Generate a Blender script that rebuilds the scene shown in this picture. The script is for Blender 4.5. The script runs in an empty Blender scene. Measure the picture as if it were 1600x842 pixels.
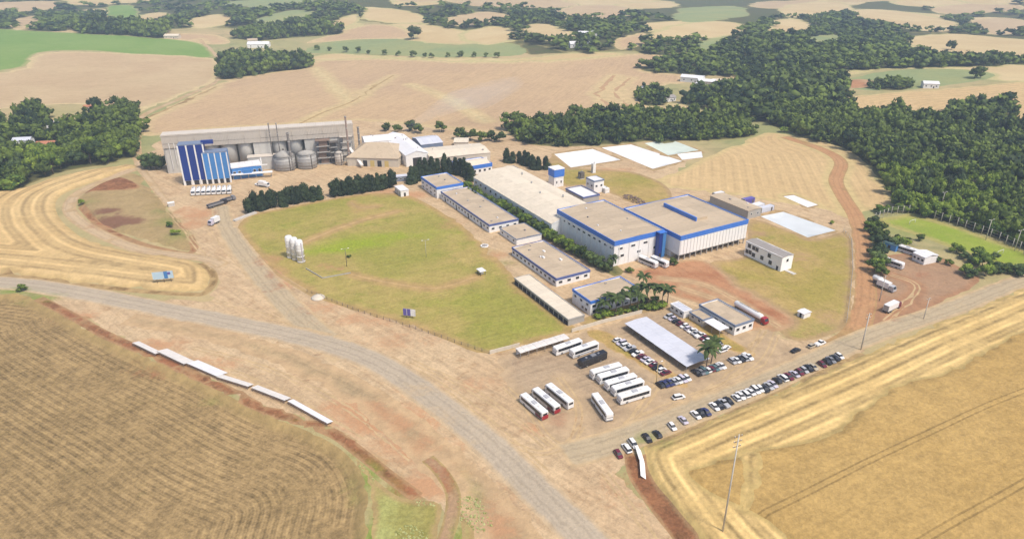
import bpy, bmesh, math, random
import numpy as np
from mathutils import Vector, Matrix, kdtree
from mathutils.geometry import delaunay_2d_cdt

random.seed(7)
rng = np.random.default_rng(7)
SC = bpy.context.scene
COL = SC.collection

# ------------------------------------------------------------------ camera
CAM_H, FPX, HORIZON = 140.0, 1100.0, -100.0          # metres, pixels at 1600 wide, horizon row
PITCH = math.atan((421 - HORIZON) / FPX)
cam_data = bpy.data.cameras.new('camera')
cam_data.sensor_width = 36.0
cam_data.lens = 36.0 * FPX / 1600.0
cam_data.clip_start, cam_data.clip_end = 1.0, 40000.0
cam = bpy.data.objects.new('camera', cam_data)
cam.location = (0, 0, CAM_H)
cam.rotation_euler = (math.pi / 2 - PITCH, 0, 0)
COL.objects.link(cam)
SC.camera = cam

# ------------------------------------------------------------------ sky, sun, exposure
SUN_EL, SUN_AZ = math.radians(58), math.radians(132)  # azimuth clockwise from +Y: behind the camera's right shoulder
world = bpy.data.worlds.new('World')
SC.world = world
world.use_nodes = True
wn = world.node_tree
wn.nodes.clear()
sky = wn.nodes.new('ShaderNodeTexSky')
sky.sky_type = 'NISHITA'
sky.sun_disc = False
sky.sun_elevation = SUN_EL
sky.sun_rotation = SUN_AZ
sky.air_density, sky.dust_density, sky.ozone_density = 1.0, 5.0, 0.6
sky.altitude = 600
bg = wn.nodes.new('ShaderNodeBackground')
bg.inputs['Strength'].default_value = 0.14
wo = wn.nodes.new('ShaderNodeOutputWorld')
wn.links.new(sky.outputs[0], bg.inputs['Color'])
wn.links.new(bg.outputs[0], wo.inputs['Surface'])
sun_data = bpy.data.lights.new('sun', 'SUN')
sun_data.energy = 3.0
sun_data.angle = math.radians(10)
sun_data.color = (1.0, 0.93, 0.82)
sun = bpy.data.objects.new('sun', sun_data)
sd = Vector((math.sin(SUN_AZ) * math.cos(SUN_EL), math.cos(SUN_AZ) * math.cos(SUN_EL), math.sin(SUN_EL)))
sun.rotation_euler = sd.to_track_quat('Z', 'Y').to_euler()
sun.location = (0, 0, 400)
COL.objects.link(sun)
SC.view_settings.view_transform = 'Standard'
SC.view_settings.look = 'None'
SC.view_settings.gamma = 1.0
SC.view_settings.use_curve_mapping = False
SC.view_settings.exposure = 0.24
SC.cycles.max_bounces = 6
SC.cycles.volume_bounces = 1
SC.cycles.transparent_max_bounces = 8

# ------------------------------------------------------------------ terrain height and picture-to-ground helpers
def sstep(a, b, x):
    t = np.clip((np.asarray(x, float) - a) / (b - a), 0, 1)
    return t * t * (3 - 2 * t)

def hills(x, y):
    x = np.asarray(x, float); y = np.asarray(y, float)
    d = np.hypot(x, y)
    s = sstep(560, 950, d)
    h = 7 * np.sin(x / 150 + 0.8) * np.cos(y / 170 + 0.4) + 6 * np.sin((x + y) / 260 + 2.0) + 9 * np.sin(x / 420 - 0.6) * np.sin(y / 300)
    far = sstep(1400, 3200, d)
    h2 = 34 * np.sin(x / 420 + 1.3) * np.cos(y / 480) + 24 * np.sin((x - 0.6 * y) / 800) + 10
    return s * (h + 3) + far * h2

SP, CP = math.sin(PITCH), math.cos(PITCH)
_T = 70 * 1.008 ** np.arange(0, 720)
def ground(px, py, z=0.0, hill=True):
    """Picture point (1600x842 photograph) to the world point on the terrain (plus z)."""
    dx, dy, dz = px - 800.0, (421 - py) * SP + FPX * CP, (421 - py) * CP - FPX * SP
    if not hill:
        t = (z - CAM_H) / dz
        return Vector((dx * t, dy * t, z))
    hd = math.hypot(dx, dy)
    t = _T / hd
    f = CAM_H + dz * t - (hills(dx * t, dy * t) + z)
    k = np.nonzero(f < 0)[0]
    k = int(k[0]) if len(k) else len(t) - 1
    k = max(k, 1)
    a, b = f[k - 1], f[k]
    w = a / (a - b) if a != b else 0
    t = t[k - 1] + (t[k] - t[k - 1]) * w
    return Vector((dx * t, dy * t, CAM_H + dz * t))

def flat(px, py, z=0.0):
    return ground(px, py, z, hill=False)

def smooth_poly(pts, closed=True, n=4):
    """Catmull-Rom through points."""
    P = [np.array(p, float) for p in pts]
    N = len(P); out = []
    rngk = range(N if closed else N - 1)
    for i in rngk:
        if closed:
            p0, p1, p2, p3 = P[i - 1], P[i], P[(i + 1) % N], P[(i + 2) % N]
        else:
            p0, p1, p2, p3 = P[max(i - 1, 0)], P[i], P[i + 1], P[min(i + 2, N - 1)]
        for k in range(n):
            t = k / n
            out.append(0.5 * ((2 * p1) + (-p0 + p2) * t + (2 * p0 - 5 * p1 + 4 * p2 - p3) * t * t + (-p0 + 3 * p1 - 3 * p2 + p3) * t ** 3))
    if not closed: out.append(P[-1])
    return out

def densify(pts, closed=True, jitter=0.0, seed=0):
    """World polyline resampled with a step that grows with distance, edges roughened."""
    r = np.random.default_rng(seed + 11)
    out = []
    N = len(pts)
    for i in range(N if closed else N - 1):
        a, b = np.array(pts[i][:2]), np.array(pts[(i + 1) % N][:2])
        L = np.linalg.norm(b - a)
        step = max(1.6, 0.011 * np.linalg.norm((a + b) / 2))
        n = max(1, int(L / step))
        for k in range(n):
            p = a + (b - a) * k / n
            if jitter and k:
                p = p + r.normal(0, jitter * step * 0.3, 2)
            out.append(p)
    if not closed: out.append(np.array(pts[-1][:2]))
    return np.array(out)

def inside(poly, X, Y):
    res = np.zeros(len(X), bool)
    x0, y0 = poly[:, 0], poly[:, 1]
    x1, y1 = np.roll(x0, -1), np.roll(y0, -1)
    m = (X >= x0.min()) & (X <= x0.max()) & (Y >= y0.min()) & (Y <= y0.max())
    idx = np.nonzero(m)[0]
    for c in range(0, len(idx), 4000):
        ii = idx[c:c + 4000]
        xx, yy = X[ii][:, None], Y[ii][:, None]
        cond = ((y0 > yy) != (y1 > yy))
        with np.errstate(divide='ignore', invalid='ignore'):
            xi = (x1 - x0) * (yy - y0) / (y1 - y0) + x0
        res[ii] = (np.sum(cond & (xx < xi), axis=1) % 2) == 1
    return res

def seg_dist(poly, X, Y, closed=True):
    """Unsigned distance to a polyline, and signed side for open ones."""
    a = poly if closed else poly[:-1]
    b = np.roll(poly, -1, 0) if closed else poly[1:]
    best = np.full(len(X), 1e9); side = np.zeros(len(X))
    for c in range(0, len(X), 4000):
        x, y = X[c:c + 4000][:, None], Y[c:c + 4000][:, None]
        d = b - a; L2 = (d ** 2).sum(1) + 1e-9
        t = np.clip(((x - a[:, 0]) * d[:, 0] + (y - a[:, 1]) * d[:, 1]) / L2, 0, 1)
        ex, ey = x - (a[:, 0] + t * d[:, 0]), y - (a[:, 1] + t * d[:, 1])
        q = ex ** 2 + ey ** 2
        k = np.argmin(q, 1); r = np.arange(len(k))
        best[c:c + 4000] = np.sqrt(q[r, k])
        side[c:c + 4000] = np.sign(d[k, 0] * ey[r, k] - d[k, 1] * ex[r, k])
    return best, side

# ------------------------------------------------------------------ node helper
class NT:
    def __init__(s, name):
        s.m = bpy.data.materials.new(name); s.m.use_nodes = True
        s.t = s.m.node_tree; s.t.nodes.clear()
        s.out = s.t.nodes.new('ShaderNodeOutputMaterial')
    def n(s, typ, **kw):
        nd = s.t.nodes.new(typ)
        for k, v in kw.items():
            setattr(nd, k, v)
        return nd
    def link(s, a, b): s.t.links.new(a, b)
    def put(s, sock, v):
        if hasattr(v, 'is_linked'): s.link(v, sock)
        else: sock.default_value = v
    def math(s, op, a, b=0.0, c=None, clamp=False):
        nd = s.n('ShaderNodeMath', operation=op, use_clamp=clamp)
        s.put(nd.inputs[0], a); s.put(nd.inputs[1], b)
        if c is not None: s.put(nd.inputs[2], c)
        return nd.outputs[0]
    def mix(s, f, a, b, blend='MIX'):
        nd = s.n('ShaderNodeMix', data_type='RGBA', blend_type=blend)
        s.put(nd.inputs['Factor'], f)
        s.put(nd.inputs[6], (*a, 1) if isinstance(a, tuple) and len(a) == 3 else a)
        s.put(nd.inputs[7], (*b, 1) if isinstance(b, tuple) and len(b) == 3 else b)
        return nd.outputs[2]
    def noise(s, vec, scale, detail=3, rough=0.55, dist=0.0):
        nd = s.n('ShaderNodeTexNoise')
        s.put(nd.inputs['Vector'], vec)
        nd.inputs['Scale'].default_value = scale; nd.inputs['Detail'].default_value = detail
        nd.inputs['Roughness'].default_value = rough; nd.inputs['Distortion'].default_value = dist
        return nd.outputs['Fac']
    def ramp(s, f, a, b):
        nd = s.n('ShaderNodeMapRange', clamp=True)
        nd.interpolation_type = 'SMOOTHSTEP'
        s.put(nd.inputs['Value'], f)
        nd.inputs['From Min'].default_value = a; nd.inputs['From Max'].default_value = b
        return nd.outputs['Result']
    def attr(s, name):
        return s.n('ShaderNodeAttribute', attribute_name=name).outputs['Fac']
    def pos(s):
        return s.n('ShaderNodeNewGeometry').outputs['Position']
    def mapv(s, v, rot=0.0, sc=(1, 1, 1)):
        nd = s.n('ShaderNodeMapping')
        s.put(nd.inputs['Vector'], v)
        nd.vector_type = 'TEXTURE'                # rotate first, then stretch
        nd.inputs['Rotation'].default_value = (0, 0, rot); nd.inputs['Scale'].default_value = tuple(1 / c for c in sc)
        return nd.outputs[0]
    def bsdf(s, color, rough=0.9, metal=0.0, spec=0.3, bump=None, bstr=0.3, bdist=0.2):
        b = s.n('ShaderNodeBsdfPrincipled')
        s.put(b.inputs['Base Color'], (*color, 1) if isinstance(color, tuple) and len(color) == 3 else color)
        s.put(b.inputs['Roughness'], rough); b.inputs['Metallic'].default_value = metal
        b.inputs['Specular IOR Level'].default_value = spec
        if bump is not None:
            bn = s.n('ShaderNodeBump'); bn.inputs['Strength'].default_value = bstr; bn.inputs['Distance'].default_value = bdist
            s.link(bump, bn.inputs['Height']); s.link(bn.outputs[0], b.inputs['Normal'])
        s.link(b.outputs[0], s.out.inputs['Surface'])
        return s.m

SOIL = (0.30, 0.125, 0.06)
GREEN = (0.17, 0.23, 0.035)
def ground_mat(name, base, var, dark=None, edge_col=None, edge_w=0.0, edge_amp=2.0, period=0.0, stripe=0.25, stripe_far=60.0,
               rot=0.0, streak=0.0, fine=0.18, soil=SOIL, green=GREEN, lat=False, scale=0.02, tram=0.0, mottle=0.5, rows=False):
    s = NT(name); p = s.pos()
    warm = lambda c: c if c is None else (c[0] * 1.04, c[1] * 1.0, c[2] * 0.86)
    base, var, dark, edge_col = warm(base), warm(var), warm(dark), warm(edge_col)
    big = s.noise(p, scale, 4, 0.6, 0.6)
    col = s.mix(s.ramp(big, 0.34, 0.66), base, var)
    if dark:
        col = s.mix(s.math('MULTIPLY', s.ramp(s.noise(p, scale * 5, 4, 0.65, 1.0), 0.5, 0.75), mottle), col, dark)
    fn = s.ramp(s.noise(p, 0.75, 3, 0.75), 0.28, 0.72)
    fn2 = s.ramp(s.noise(p, 0.2, 3, 0.65), 0.28, 0.72)
    f = s.math('ADD', s.math('MULTIPLY', s.math('SUBTRACT', fn, 0.5), fine * 1.15), s.math('MULTIPLY', s.math('SUBTRACT', fn2, 0.5), fine * 0.8))
    val = s.math('ADD', f, 1.0)
    if streak:                                   # drilled rows, mown lines, wheel-worn streaks
        sv = s.mapv(p, rot, (0.035, 1.0, 1.0))
        st = s.ramp(s.noise(sv, 0.5, 4, 0.72, 0.1), 0.3, 0.7)
        val = s.math('ADD', val, s.math('MULTIPLY', s.math('SUBTRACT', st, 0.5), streak))
    edge = s.attr('edge')
    if period:
        wob = s.math('MULTIPLY', s.math('SUBTRACT', s.noise(p, 0.02, 2), 0.5), period * .4)
        ph = s.math('MULTIPLY', s.math('ADD', s.attr('row') if rows else edge, wob), 2 * math.pi / period)
        sn = s.math('ADD', s.math('MULTIPLY', s.math('SINE', ph), 0.75), s.math('MULTIPLY', s.math('SINE', s.math('MULTIPLY', ph, 2.63)), 0.45))
        br = s.ramp(s.noise(p, 0.06, 3, 0.6), 0.25, 0.6)
        fade = s.math('SUBTRACT', 1.0, s.ramp(s.attr('row') if rows else edge, stripe_far * 0.6, stripe_far))
        val = s.math('ADD', val, s.math('MULTIPLY', s.math('MULTIPLY', sn, br), s.math('MULTIPLY', fade, stripe)))
    if tram:                                     # pairs of wheel lines through the standing crop
        q = s.n('ShaderNodeSeparateXYZ'); s.link(s.mapv(p, rot), q.inputs[0])
        wob = s.math('MULTIPLY', s.noise(p, 0.008, 1), 8.0)
        u = s.math('MODULO', s.math('ADD', s.math('ADD', q.outputs[1], wob), 5000.0), tram)
        l1 = s.math('COMPARE', u, 3.0, 0.28); l2 = s.math('COMPARE', u, 4.9, 0.28)
        val = s.math('SUBTRACT', val, s.math('MULTIPLY', s.math('ADD', l1, l2), 0.30))
    if lat:                                      # signed distance from the road's middle: wheel tracks and loose shoulders
        la = s.math('ABSOLUTE', s.attr('lat'))
        w = s.math('ADD', la, s.math('MULTIPLY', s.math('SUBTRACT', fn2, 0.5), 1.0))
        t1 = s.math('SUBTRACT', 1.0, s.ramp(s.math('ABSOLUTE', s.math('SUBTRACT', w, 1.6)), 0.15, 0.8))
        t2 = s.math('SUBTRACT', 1.0, s.ramp(s.math('ABSOLUTE', s.math('SUBTRACT', w, 3.2)), 0.1, 0.5))
        val = s.math('SUBTRACT', val, s.math('MULTIPLY', s.math('ADD', t1, s.math('MULTIPLY', t2, 0.7)), 0.13))
    m = s.n('ShaderNodeMix', data_type='RGBA', blend_type='MULTIPLY')
    m.inputs['Factor'].default_value = 1.0
    s.link(col, m.inputs[6]); s.link(val, m.inputs[7])
    col = m.outputs[2]
    brk = s.noise(p, 0.10, 4, 0.7, 0.8)
    brk2 = s.noise(p, 0.45, 3, 0.7)
    bk = s.math('ADD', s.math('MULTIPLY', s.math('SUBTRACT', brk, 0.5), 0.9), s.math('MULTIPLY', s.math('SUBTRACT', brk2, 0.5), 0.6))
    gcol = s.mix(fn, tuple(c * 0.8 for c in green), tuple(c * 1.2 for c in green))
    g = s.ramp(s.math('ADD', s.attr('green'), s.math('MULTIPLY', bk, 0.8)), 0.05, 1.05)
    col = s.mix(s.math('MULTIPLY', g, 0.9), col, gcol)
    scol = s.mix(brk2, tuple(c * 0.75 for c in soil), tuple(c * 1.25 for c in soil))
    so = s.ramp(s.math('ADD', s.attr('soil'), bk), 0.25, 0.8)
    col = s.mix(s.math('MULTIPLY', so, 0.85), col, scol)
    if edge_col:
        ee = s.math('ADD', edge, s.math('MULTIPLY', bk, edge_amp))
        e = s.math('SUBTRACT', 1.0, s.ramp(ee, edge_w * 0.2, edge_w))
        ec = s.mix(fn2, tuple(c * 0.85 for c in edge_col), tuple(c * 1.15 for c in edge_col))
        col = s.mix(s.math('MULTIPLY', e, 0.9), col, ec)
    return s.bsdf(col, 0.95, spec=0.15, bump=s.math('ADD', fn, fn2), bstr=0.35, bdist=0.35)

def noise_mat(name, color, amp=0.15, scale=0.4, rough=0.6, metal=0.0, spec=0.4, dirt=None, dirt_amt=0.4, obj_rand=0.0, ribs=0.0, rib_axis=0, local=True):
    """Painted or raw surface with grain, weathering and (for sheets) ribs in the relief."""
    s = NT(name)
    p = s.n('ShaderNodeTexCoord').outputs['Object'] if local else s.pos()
    a = s.noise(p, scale, 4, 0.65, 0.4)
    b = s.noise(p, scale * 6, 3, 0.6)
    k = s.math('ADD', 1.0, s.math('ADD', s.math('MULTIPLY', s.math('SUBTRACT', a, 0.5), amp * 2), s.math('MULTIPLY', s.math('SUBTRACT', b, 0.5), amp)))
    if obj_rand:
        r = s.n('ShaderNodeObjectInfo').outputs['Random']
        k = s.math('ADD', k, s.math('MULTIPLY', s.math('SUBTRACT', r, 0.5), obj_rand * 2))
    m = s.n('ShaderNodeMix', data_type='RGBA', blend_type='MULTIPLY'); m.inputs['Factor'].default_value = 1
    m.inputs[6].default_value = (*color, 1); s.link(k, m.inputs[7])
    col = m.outputs[2]
    if dirt:
        d = s.ramp(s.noise(s.mapv(p, 0, (1, 1, 0.35)), scale * 2.2, 4, 0.7, 0.6), 0.48, 0.8)
        col = s.mix(s.math('MULTIPLY', d, dirt_amt), col, dirt)
    bump = None
    if ribs:
        q = s.n('ShaderNodeSeparateXYZ'); s.link(p, q.inputs[0])
        bump = s.math('SINE', s.math('MULTIPLY', q.outputs[rib_axis], 2 * math.pi / ribs))
    return s.bsdf(col, rough, metal, spec, bump, 0.5, 0.06)

# ------------------------------------------------------------------ mesh builder
class MB:
    def __init__(s): s.v = []; s.f = []; s.mi = []; s.sm = []
    def add(s, vs, fs, mi=0, M=None, smooth=False):
        o = len(s.v)
        for p in vs:
            p = Vector(p)
            if M is not None: p = M @ p
            s.v.append(tuple(p))
        for f in fs:
            s.f.append(tuple(i + o for i in f)); s.mi.append(mi); s.sm.append(smooth)
        return s
    def box(s, c, d, rz=0.0, mi=0, taper=(1, 1), M=None):
        """c = centre of the bottom, d = full sizes; taper scales the top."""
        x, y, z = d[0] / 2, d[1] / 2, d[2]
        tx, ty = x * taper[0], y * taper[1]
        vs = [(-x, -y, 0), (x, -y, 0), (x, y, 0), (-x, y, 0), (-tx, -ty, z), (tx, -ty, z), (tx, ty, z), (-tx, ty, z)]
        R = Matrix.Translation(c) @ Matrix.Rotation(rz, 4, 'Z')
        if M is not None: R = M @ R
        return s.add(vs, [(3, 2, 1, 0), (4, 5, 6, 7), (0, 1, 5, 4), (1, 2, 6, 5), (2, 3, 7, 6), (3, 0, 4, 7)], mi, R)
    def tube(s, a, b, r0, r1=None, n=8, mi=0, caps=True, smooth=True):
        a, b = Vector(a), Vector(b); r1 = r0 if r1 is None else r1
        q = (b - a).to_track_quat('Z', 'Y').to_matrix()
        vs = []
        for p, r in ((a, r0), (b, r1)):
            for k in range(n):
                t = 2 * math.pi * k / n
                vs.append(p + q @ Vector((r * math.cos(t), r * math.sin(t), 0)))
        o = len(s.v)
        s.add(vs, [(k, (k + 1) % n, n + (k + 1) % n, n + k) for k in range(n)], mi, None, smooth)
        if caps:
            s.f.append(tuple(o + k for k in reversed(range(n)))); s.mi.append(mi); s.sm.append(False)
            s.f.append(tuple(o + n + k for k in range(n))); s.mi.append(mi); s.sm.append(False)
        return s
    def lathe(s, prof, n=16, c=(0, 0, 0), mi=0, smooth=True, M=None):
        vs = []
        for r, z in prof:
            for k in range(n):
                t = 2 * math.pi * k / n
                vs.append((c[0] + r * math.cos(t), c[1] + r * math.sin(t), c[2] + z))
        fs = []
        for j in range(len(prof) - 1):
            for k in range(n):
                fs.append((j * n + k, j * n + (k + 1) % n, (j + 1) * n + (k + 1) % n, (j + 1) * n + k))
        fs.append(tuple(reversed(range(n)))); fs.append(tuple((len(prof) - 1) * n + k for k in range(n)))
        return s.add(vs, fs, mi, M, smooth)
    def prism(s, poly, z0, z1, mi=0):
        n = len(poly)
        vs = [(p[0], p[1], z0) for p in poly] + [(p[0], p[1], z1) for p in poly]
        return s.add(vs, [tuple(reversed(range(n))), tuple(range(n, 2 * n))] + [(k, (k + 1) % n, n + (k + 1) % n, n + k) for k in range(n)], mi)
    def loft(s, secs, mi=0, smooth=False):
        """Sections of equal length joined and capped."""
        n = len(secs[0]); vs = [p for q in secs for p in q]; fs = []
        for j in range(len(secs) - 1):
            for k in range(n):
                fs.append((j * n + k, j * n + (k + 1) % n, (j + 1) * n + (k + 1) % n, (j + 1) * n + k))
        fs.append(tuple(reversed(range(n)))); fs.append(tuple((len(secs) - 1) * n + k for k in range(n)))
        return s.add(vs, fs, mi, None, smooth)
    def mesh(s, name, mats):
        me = bpy.data.meshes.new(name)
        me.from_pydata(s.v, [], s.f)
        for m in (mats if isinstance(mats, (list, tuple)) else [mats]): me.materials.append(m)
        me.polygons.foreach_set('material_index', s.mi)
        me.polygons.foreach_set('use_smooth', s.sm)
        me.update()
        return me
    def build(s, name, mats, parent=None, **kw):
        return link(name, s.mesh(name, mats), parent, **kw)

def link(name, me, parent=None, loc=(0, 0, 0), rz=0.0):
    o = bpy.data.objects.new(name, me); COL.objects.link(o)
    o.location = loc; o.rotation_euler = (0, 0, rz)
    if parent: o.parent = parent
    return o

def tag(o, label=None, cat=None, group=None, kind=None):
    if label: o['label'] = label
    if cat: o['category'] = cat
    if group: o['group'] = group
    if kind: o['kind'] = kind
    return o

def thing(name, label, cat, loc=(0, 0, 0), rz=0.0, group=None):
    o = bpy.data.objects.new(name, None); COL.objects.link(o)
    o.empty_display_size = 0.5
    o.location = loc; o.rotation_euler = (0, 0, rz)
    return tag(o, label, cat, group)

def copy_tree(o, parent=None):
    c = o.copy(); COL.objects.link(c)
    if parent is not None: c.parent = parent
    for ch in KIDS.get(o.name, []):
        copy_tree(ch, c)
    return c
KIDS = {}
def index_kids(root):
    """Remember a prototype's children once, so copies need no search."""
    st = [root]
    while st:
        o = st.pop()
        KIDS[o.name] = list(o.children)
        st += KIDS[o.name]

# ------------------------------------------------------------------ ground zones (one triangulated sheet, split along the outlines)
ZONES = []        # (name, label, polygon array, material key, options)
def gpoly(px, smooth=True, jitter=1.0, n=4):
    pts = smooth_poly(px, True, n) if smooth else px
    w = [ground(p[0], p[1]) for p in pts]
    return densify([(v.x, v.y) for v in w], True, jitter, len(ZONES))
def zone(name, label, mat, px=None, poly=None, smooth=True, jitter=1.0, **o):
    ZONES.append((name, label, gpoly(px, smooth, jitter) if poly is None else poly, mat, o))
def ribbon(px, width, smooth=True, w2=None, jit=0.0):
    c = smooth_poly(px, False, 5) if smooth else px
    w = np.array([tuple(ground(p[0], p[1]))[:2] for p in c])
    d = np.gradient(w, axis=0); d /= np.linalg.norm(d, axis=1)[:, None] + 1e-9
    nrm = np.stack([-d[:, 1], d[:, 0]], 1)
    ws = np.linspace(width, w2 or width, len(w))[:, None] / 2
    poly = np.concatenate([w + nrm * ws, (w - nrm * ws)[::-1]])
    return densify(poly, True, jit, len(ZONES)), w

GM = {}
GM['far'] = ground_mat('far_country_ground', (0.42, 0.33, 0.20), (0.26, 0.27, 0.13), dark=(0.10, 0.13, 0.06), scale=0.006, fine=0.1)
GM['pale'] = ground_mat('pale_stubble', (0.46, 0.355, 0.235), (0.42, 0.31, 0.205), dark=(0.36, 0.255, 0.165), edge_col=(0.50, 0.41, 0.25), edge_w=9, streak=0.10, rot=0.5, fine=0.10, scale=0.012)
GM['pink'] = ground_mat('reddish_stubble', (0.42, 0.302, 0.205), (0.455, 0.33, 0.215), dark=(0.355, 0.25, 0.165), edge_col=(0.48, 0.38, 0.23), edge_w=12, streak=0.16, rot=1.25, fine=0.16, scale=0.009)
GM['cream'] = ground_mat('cream_stubble', (0.52, 0.42, 0.26), (0.47, 0.36, 0.21), edge_w=8, edge_col=(0.42, 0.38, 0.2), streak=0.1, fine=0.09, scale=0.009)
GM['green'] = ground_mat('young_green_crop', (0.15, 0.25, 0.06), (0.18, 0.27, 0.075), dark=(0.2, 0.26, 0.09), fine=0.1, streak=0.12, rot=0.1, scale=0.012, edge_col=(0.3, 0.3, 0.14), edge_w=6)
GM['sage'] = ground_mat('grey_green_crop', (0.22, 0.27, 0.14), (0.27, 0.29, 0.14), dark=(0.2, 0.22, 0.1), fine=0.1, streak=0.1, scale=0.012)
GM['field_r'] = ground_mat('straw_stubble', (0.50, 0.37, 0.215), (0.465, 0.34, 0.195), dark=(0.41, 0.29, 0.16), edge_col=(0.46, 0.37, 0.2), edge_w=6, period=7.0, stripe=0.095, stripe_far=600, streak=0.06, rot=-0.7, fine=0.18, scale=0.015, mottle=0.3, rows=True)
GM['swath'] = ground_mat('striped_stubble', (0.50, 0.37, 0.205), (0.46, 0.33, 0.175), dark=(0.40, 0.275, 0.14), edge_col=(0.42, 0.31, 0.16), edge_w=3, period=8.5, stripe=0.27, stripe_far=600, streak=0.05, fine=0.18, scale=0.02, mottle=0.3, rows=True)
GM['stub'] = ground_mat('brown_stubble', (0.25, 0.178, 0.092), (0.285, 0.203, 0.108), dark=(0.185, 0.13, 0.066), edge_col=(0.32, 0.235, 0.115), edge_w=5, period=2.4, stripe=0.22, stripe_far=400, streak=0.16, rot=-0.62, fine=0.42, scale=0.02, mottle=0.3, rows=True)
GM['cut'] = ground_mat('cut_wheat', (0.53, 0.39, 0.19), (0.48, 0.345, 0.16), dark=(0.40, 0.28, 0.12), edge_col=(0.41, 0.31, 0.14), edge_w=2.5, period=6.6, stripe=0.40, stripe_far=400, fine=0.2, scale=0.03, streak=0.05, rot=0.47, mottle=0.15, rows=True)
GM['wheat'] = ground_mat('standing_wheat', (0.37, 0.25, 0.098), (0.40, 0.275, 0.115), dark=(0.33, 0.215, 0.08), fine=0.24, rot=0.47, tram=26, streak=0.12, scale=0.015, mottle=0.25)
GM['dirt'] = ground_mat('packed_dirt', (0.43, 0.315, 0.215), (0.48, 0.365, 0.255), dark=(0.315, 0.21, 0.13), fine=0.22, scale=0.028, streak=0.26, rot=-0.75, mottle=0.75, soil=(0.44, 0.235, 0.12))
GM['lot'] = ground_mat('parking_dirt', (0.325, 0.245, 0.182), (0.365, 0.28, 0.208), dark=(0.265, 0.19, 0.138), fine=0.18, scale=0.04, streak=0.28, rot=0.5, edge_col=(0.40, 0.30, 0.21), edge_w=5, soil=(0.39, 0.215, 0.122), mottle=0.7)
GM['red'] = ground_mat('red_gravel', (0.36, 0.185, 0.108), (0.39, 0.215, 0.13), dark=(0.30, 0.15, 0.085), fine=0.18, scale=0.03, streak=0.2, rot=-1.0, edge_col=(0.39, 0.26, 0.165), edge_w=3)
GM['rlot'] = ground_mat('reddish_lot', (0.33, 0.215, 0.148), (0.30, 0.195, 0.135), dark=(0.26, 0.155, 0.10), fine=0.2, scale=0.04, edge_col=(0.32, 0.18, 0.11), edge_w=4)
GM['road'] = ground_mat('worn_asphalt', (0.405, 0.345, 0.295), (0.38, 0.325, 0.28), dark=(0.435, 0.365, 0.295), fine=0.09, scale=0.03, lat=True, edge_col=(0.44, 0.335, 0.235), edge_w=2.0, edge_amp=1.1, soil=(0.45, 0.33, 0.2))
GM['road2'] = ground_mat('dusty_side_road', (0.41, 0.335, 0.25), (0.385, 0.32, 0.245), dark=(0.44, 0.34, 0.23), fine=0.12, scale=0.03, lat=True, edge_col=(0.45, 0.335, 0.22), edge_w=2.0, edge_amp=1.0)
GM['track2'] = ground_mat('brown_farm_track', (0.36, 0.24, 0.16), (0.33, 0.225, 0.15), dark=(0.28, 0.19, 0.12), fine=0.2, scale=0.05, lat=True, edge_col=(0.33, 0.25, 0.12), edge_w=1.1, edge_amp=1.4)
GM['shoulder'] = ground_mat('worn_road_shoulder', (0.335, 0.255, 0.165), (0.31, 0.24, 0.16), dark=(0.40, 0.29, 0.18), fine=0.2, scale=0.04, streak=0.3, rot=-0.6, edge_col=(0.44, 0.315, 0.205), edge_w=6, edge_amp=5, soil=(0.42, 0.23, 0.12))
GM['strip'] = ground_mat('worn_grass_strip', (0.30, 0.235, 0.07), (0.38, 0.265, 0.115), dark=(0.23, 0.22, 0.05), fine=0.25, scale=0.06, edge_col=(0.42, 0.29, 0.16), edge_w=1.2, edge_amp=1.5)
GM['reddirt'] = ground_mat('red_dirt_track', (0.40, 0.225, 0.125), (0.43, 0.255, 0.145), dark=(0.33, 0.175, 0.095), fine=0.18, scale=0.04, lat=True, edge_col=(0.33, 0.22, 0.11), edge_w=1.2, edge_amp=1.2)
GM['paledirt'] = ground_mat('pale_dirt_track', (0.47, 0.36, 0.255), (0.44, 0.335, 0.24), fine=0.12, scale=0.04, lat=True, edge_col=(0.40, 0.29, 0.18), edge_w=1.6)
GM['lawn'] = ground_mat('dry_lawn', (0.255, 0.245, 0.062), (0.345, 0.275, 0.105), dark=(0.20, 0.215, 0.045), fine=0.22, scale=0.022, streak=0.14, rot=0.52, edge_col=(0.36, 0.25, 0.12), edge_w=5, edge_amp=7, green=(0.24, 0.30, 0.02), soil=(0.39, 0.22, 0.11), mottle=0.75)
GM['lawn2'] = ground_mat('rough_grass', (0.29, 0.24, 0.07), (0.37, 0.27, 0.12), dark=(0.24, 0.225, 0.055), fine=0.24, scale=0.03, mottle=0.7, streak=0.1, rot=-1.0, edge_col=(0.34, 0.24, 0.14), edge_w=4, edge_amp=5, soil=(0.36, 0.22, 0.13))
GM['pitch'] = ground_mat('bright_pitch_grass', (0.22, 0.30, 0.035), (0.26, 0.31, 0.06), dark=(0.30, 0.30, 0.09), fine=0.1, scale=0.025, edge_col=(0.33, 0.29, 0.12), edge_w=7, edge_amp=8)
GM['island'] = ground_mat('rough_island_ground', (0.30, 0.225, 0.12), (0.34, 0.255, 0.145), dark=(0.24, 0.19, 0.08), fine=0.18, scale=0.03, soil=(0.17, 0.075, 0.048), green=(0.2, 0.21, 0.06))
GM['bank'] = ground_mat('red_soil_bank', (0.20, 0.092, 0.05), (0.27, 0.13, 0.07), dark=(0.10, 0.055, 0.03), fine=0.4, scale=0.06, edge_col=(0.33, 0.21, 0.12), edge_w=1.5, edge_amp=2.6, mottle=0.8)
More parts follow.
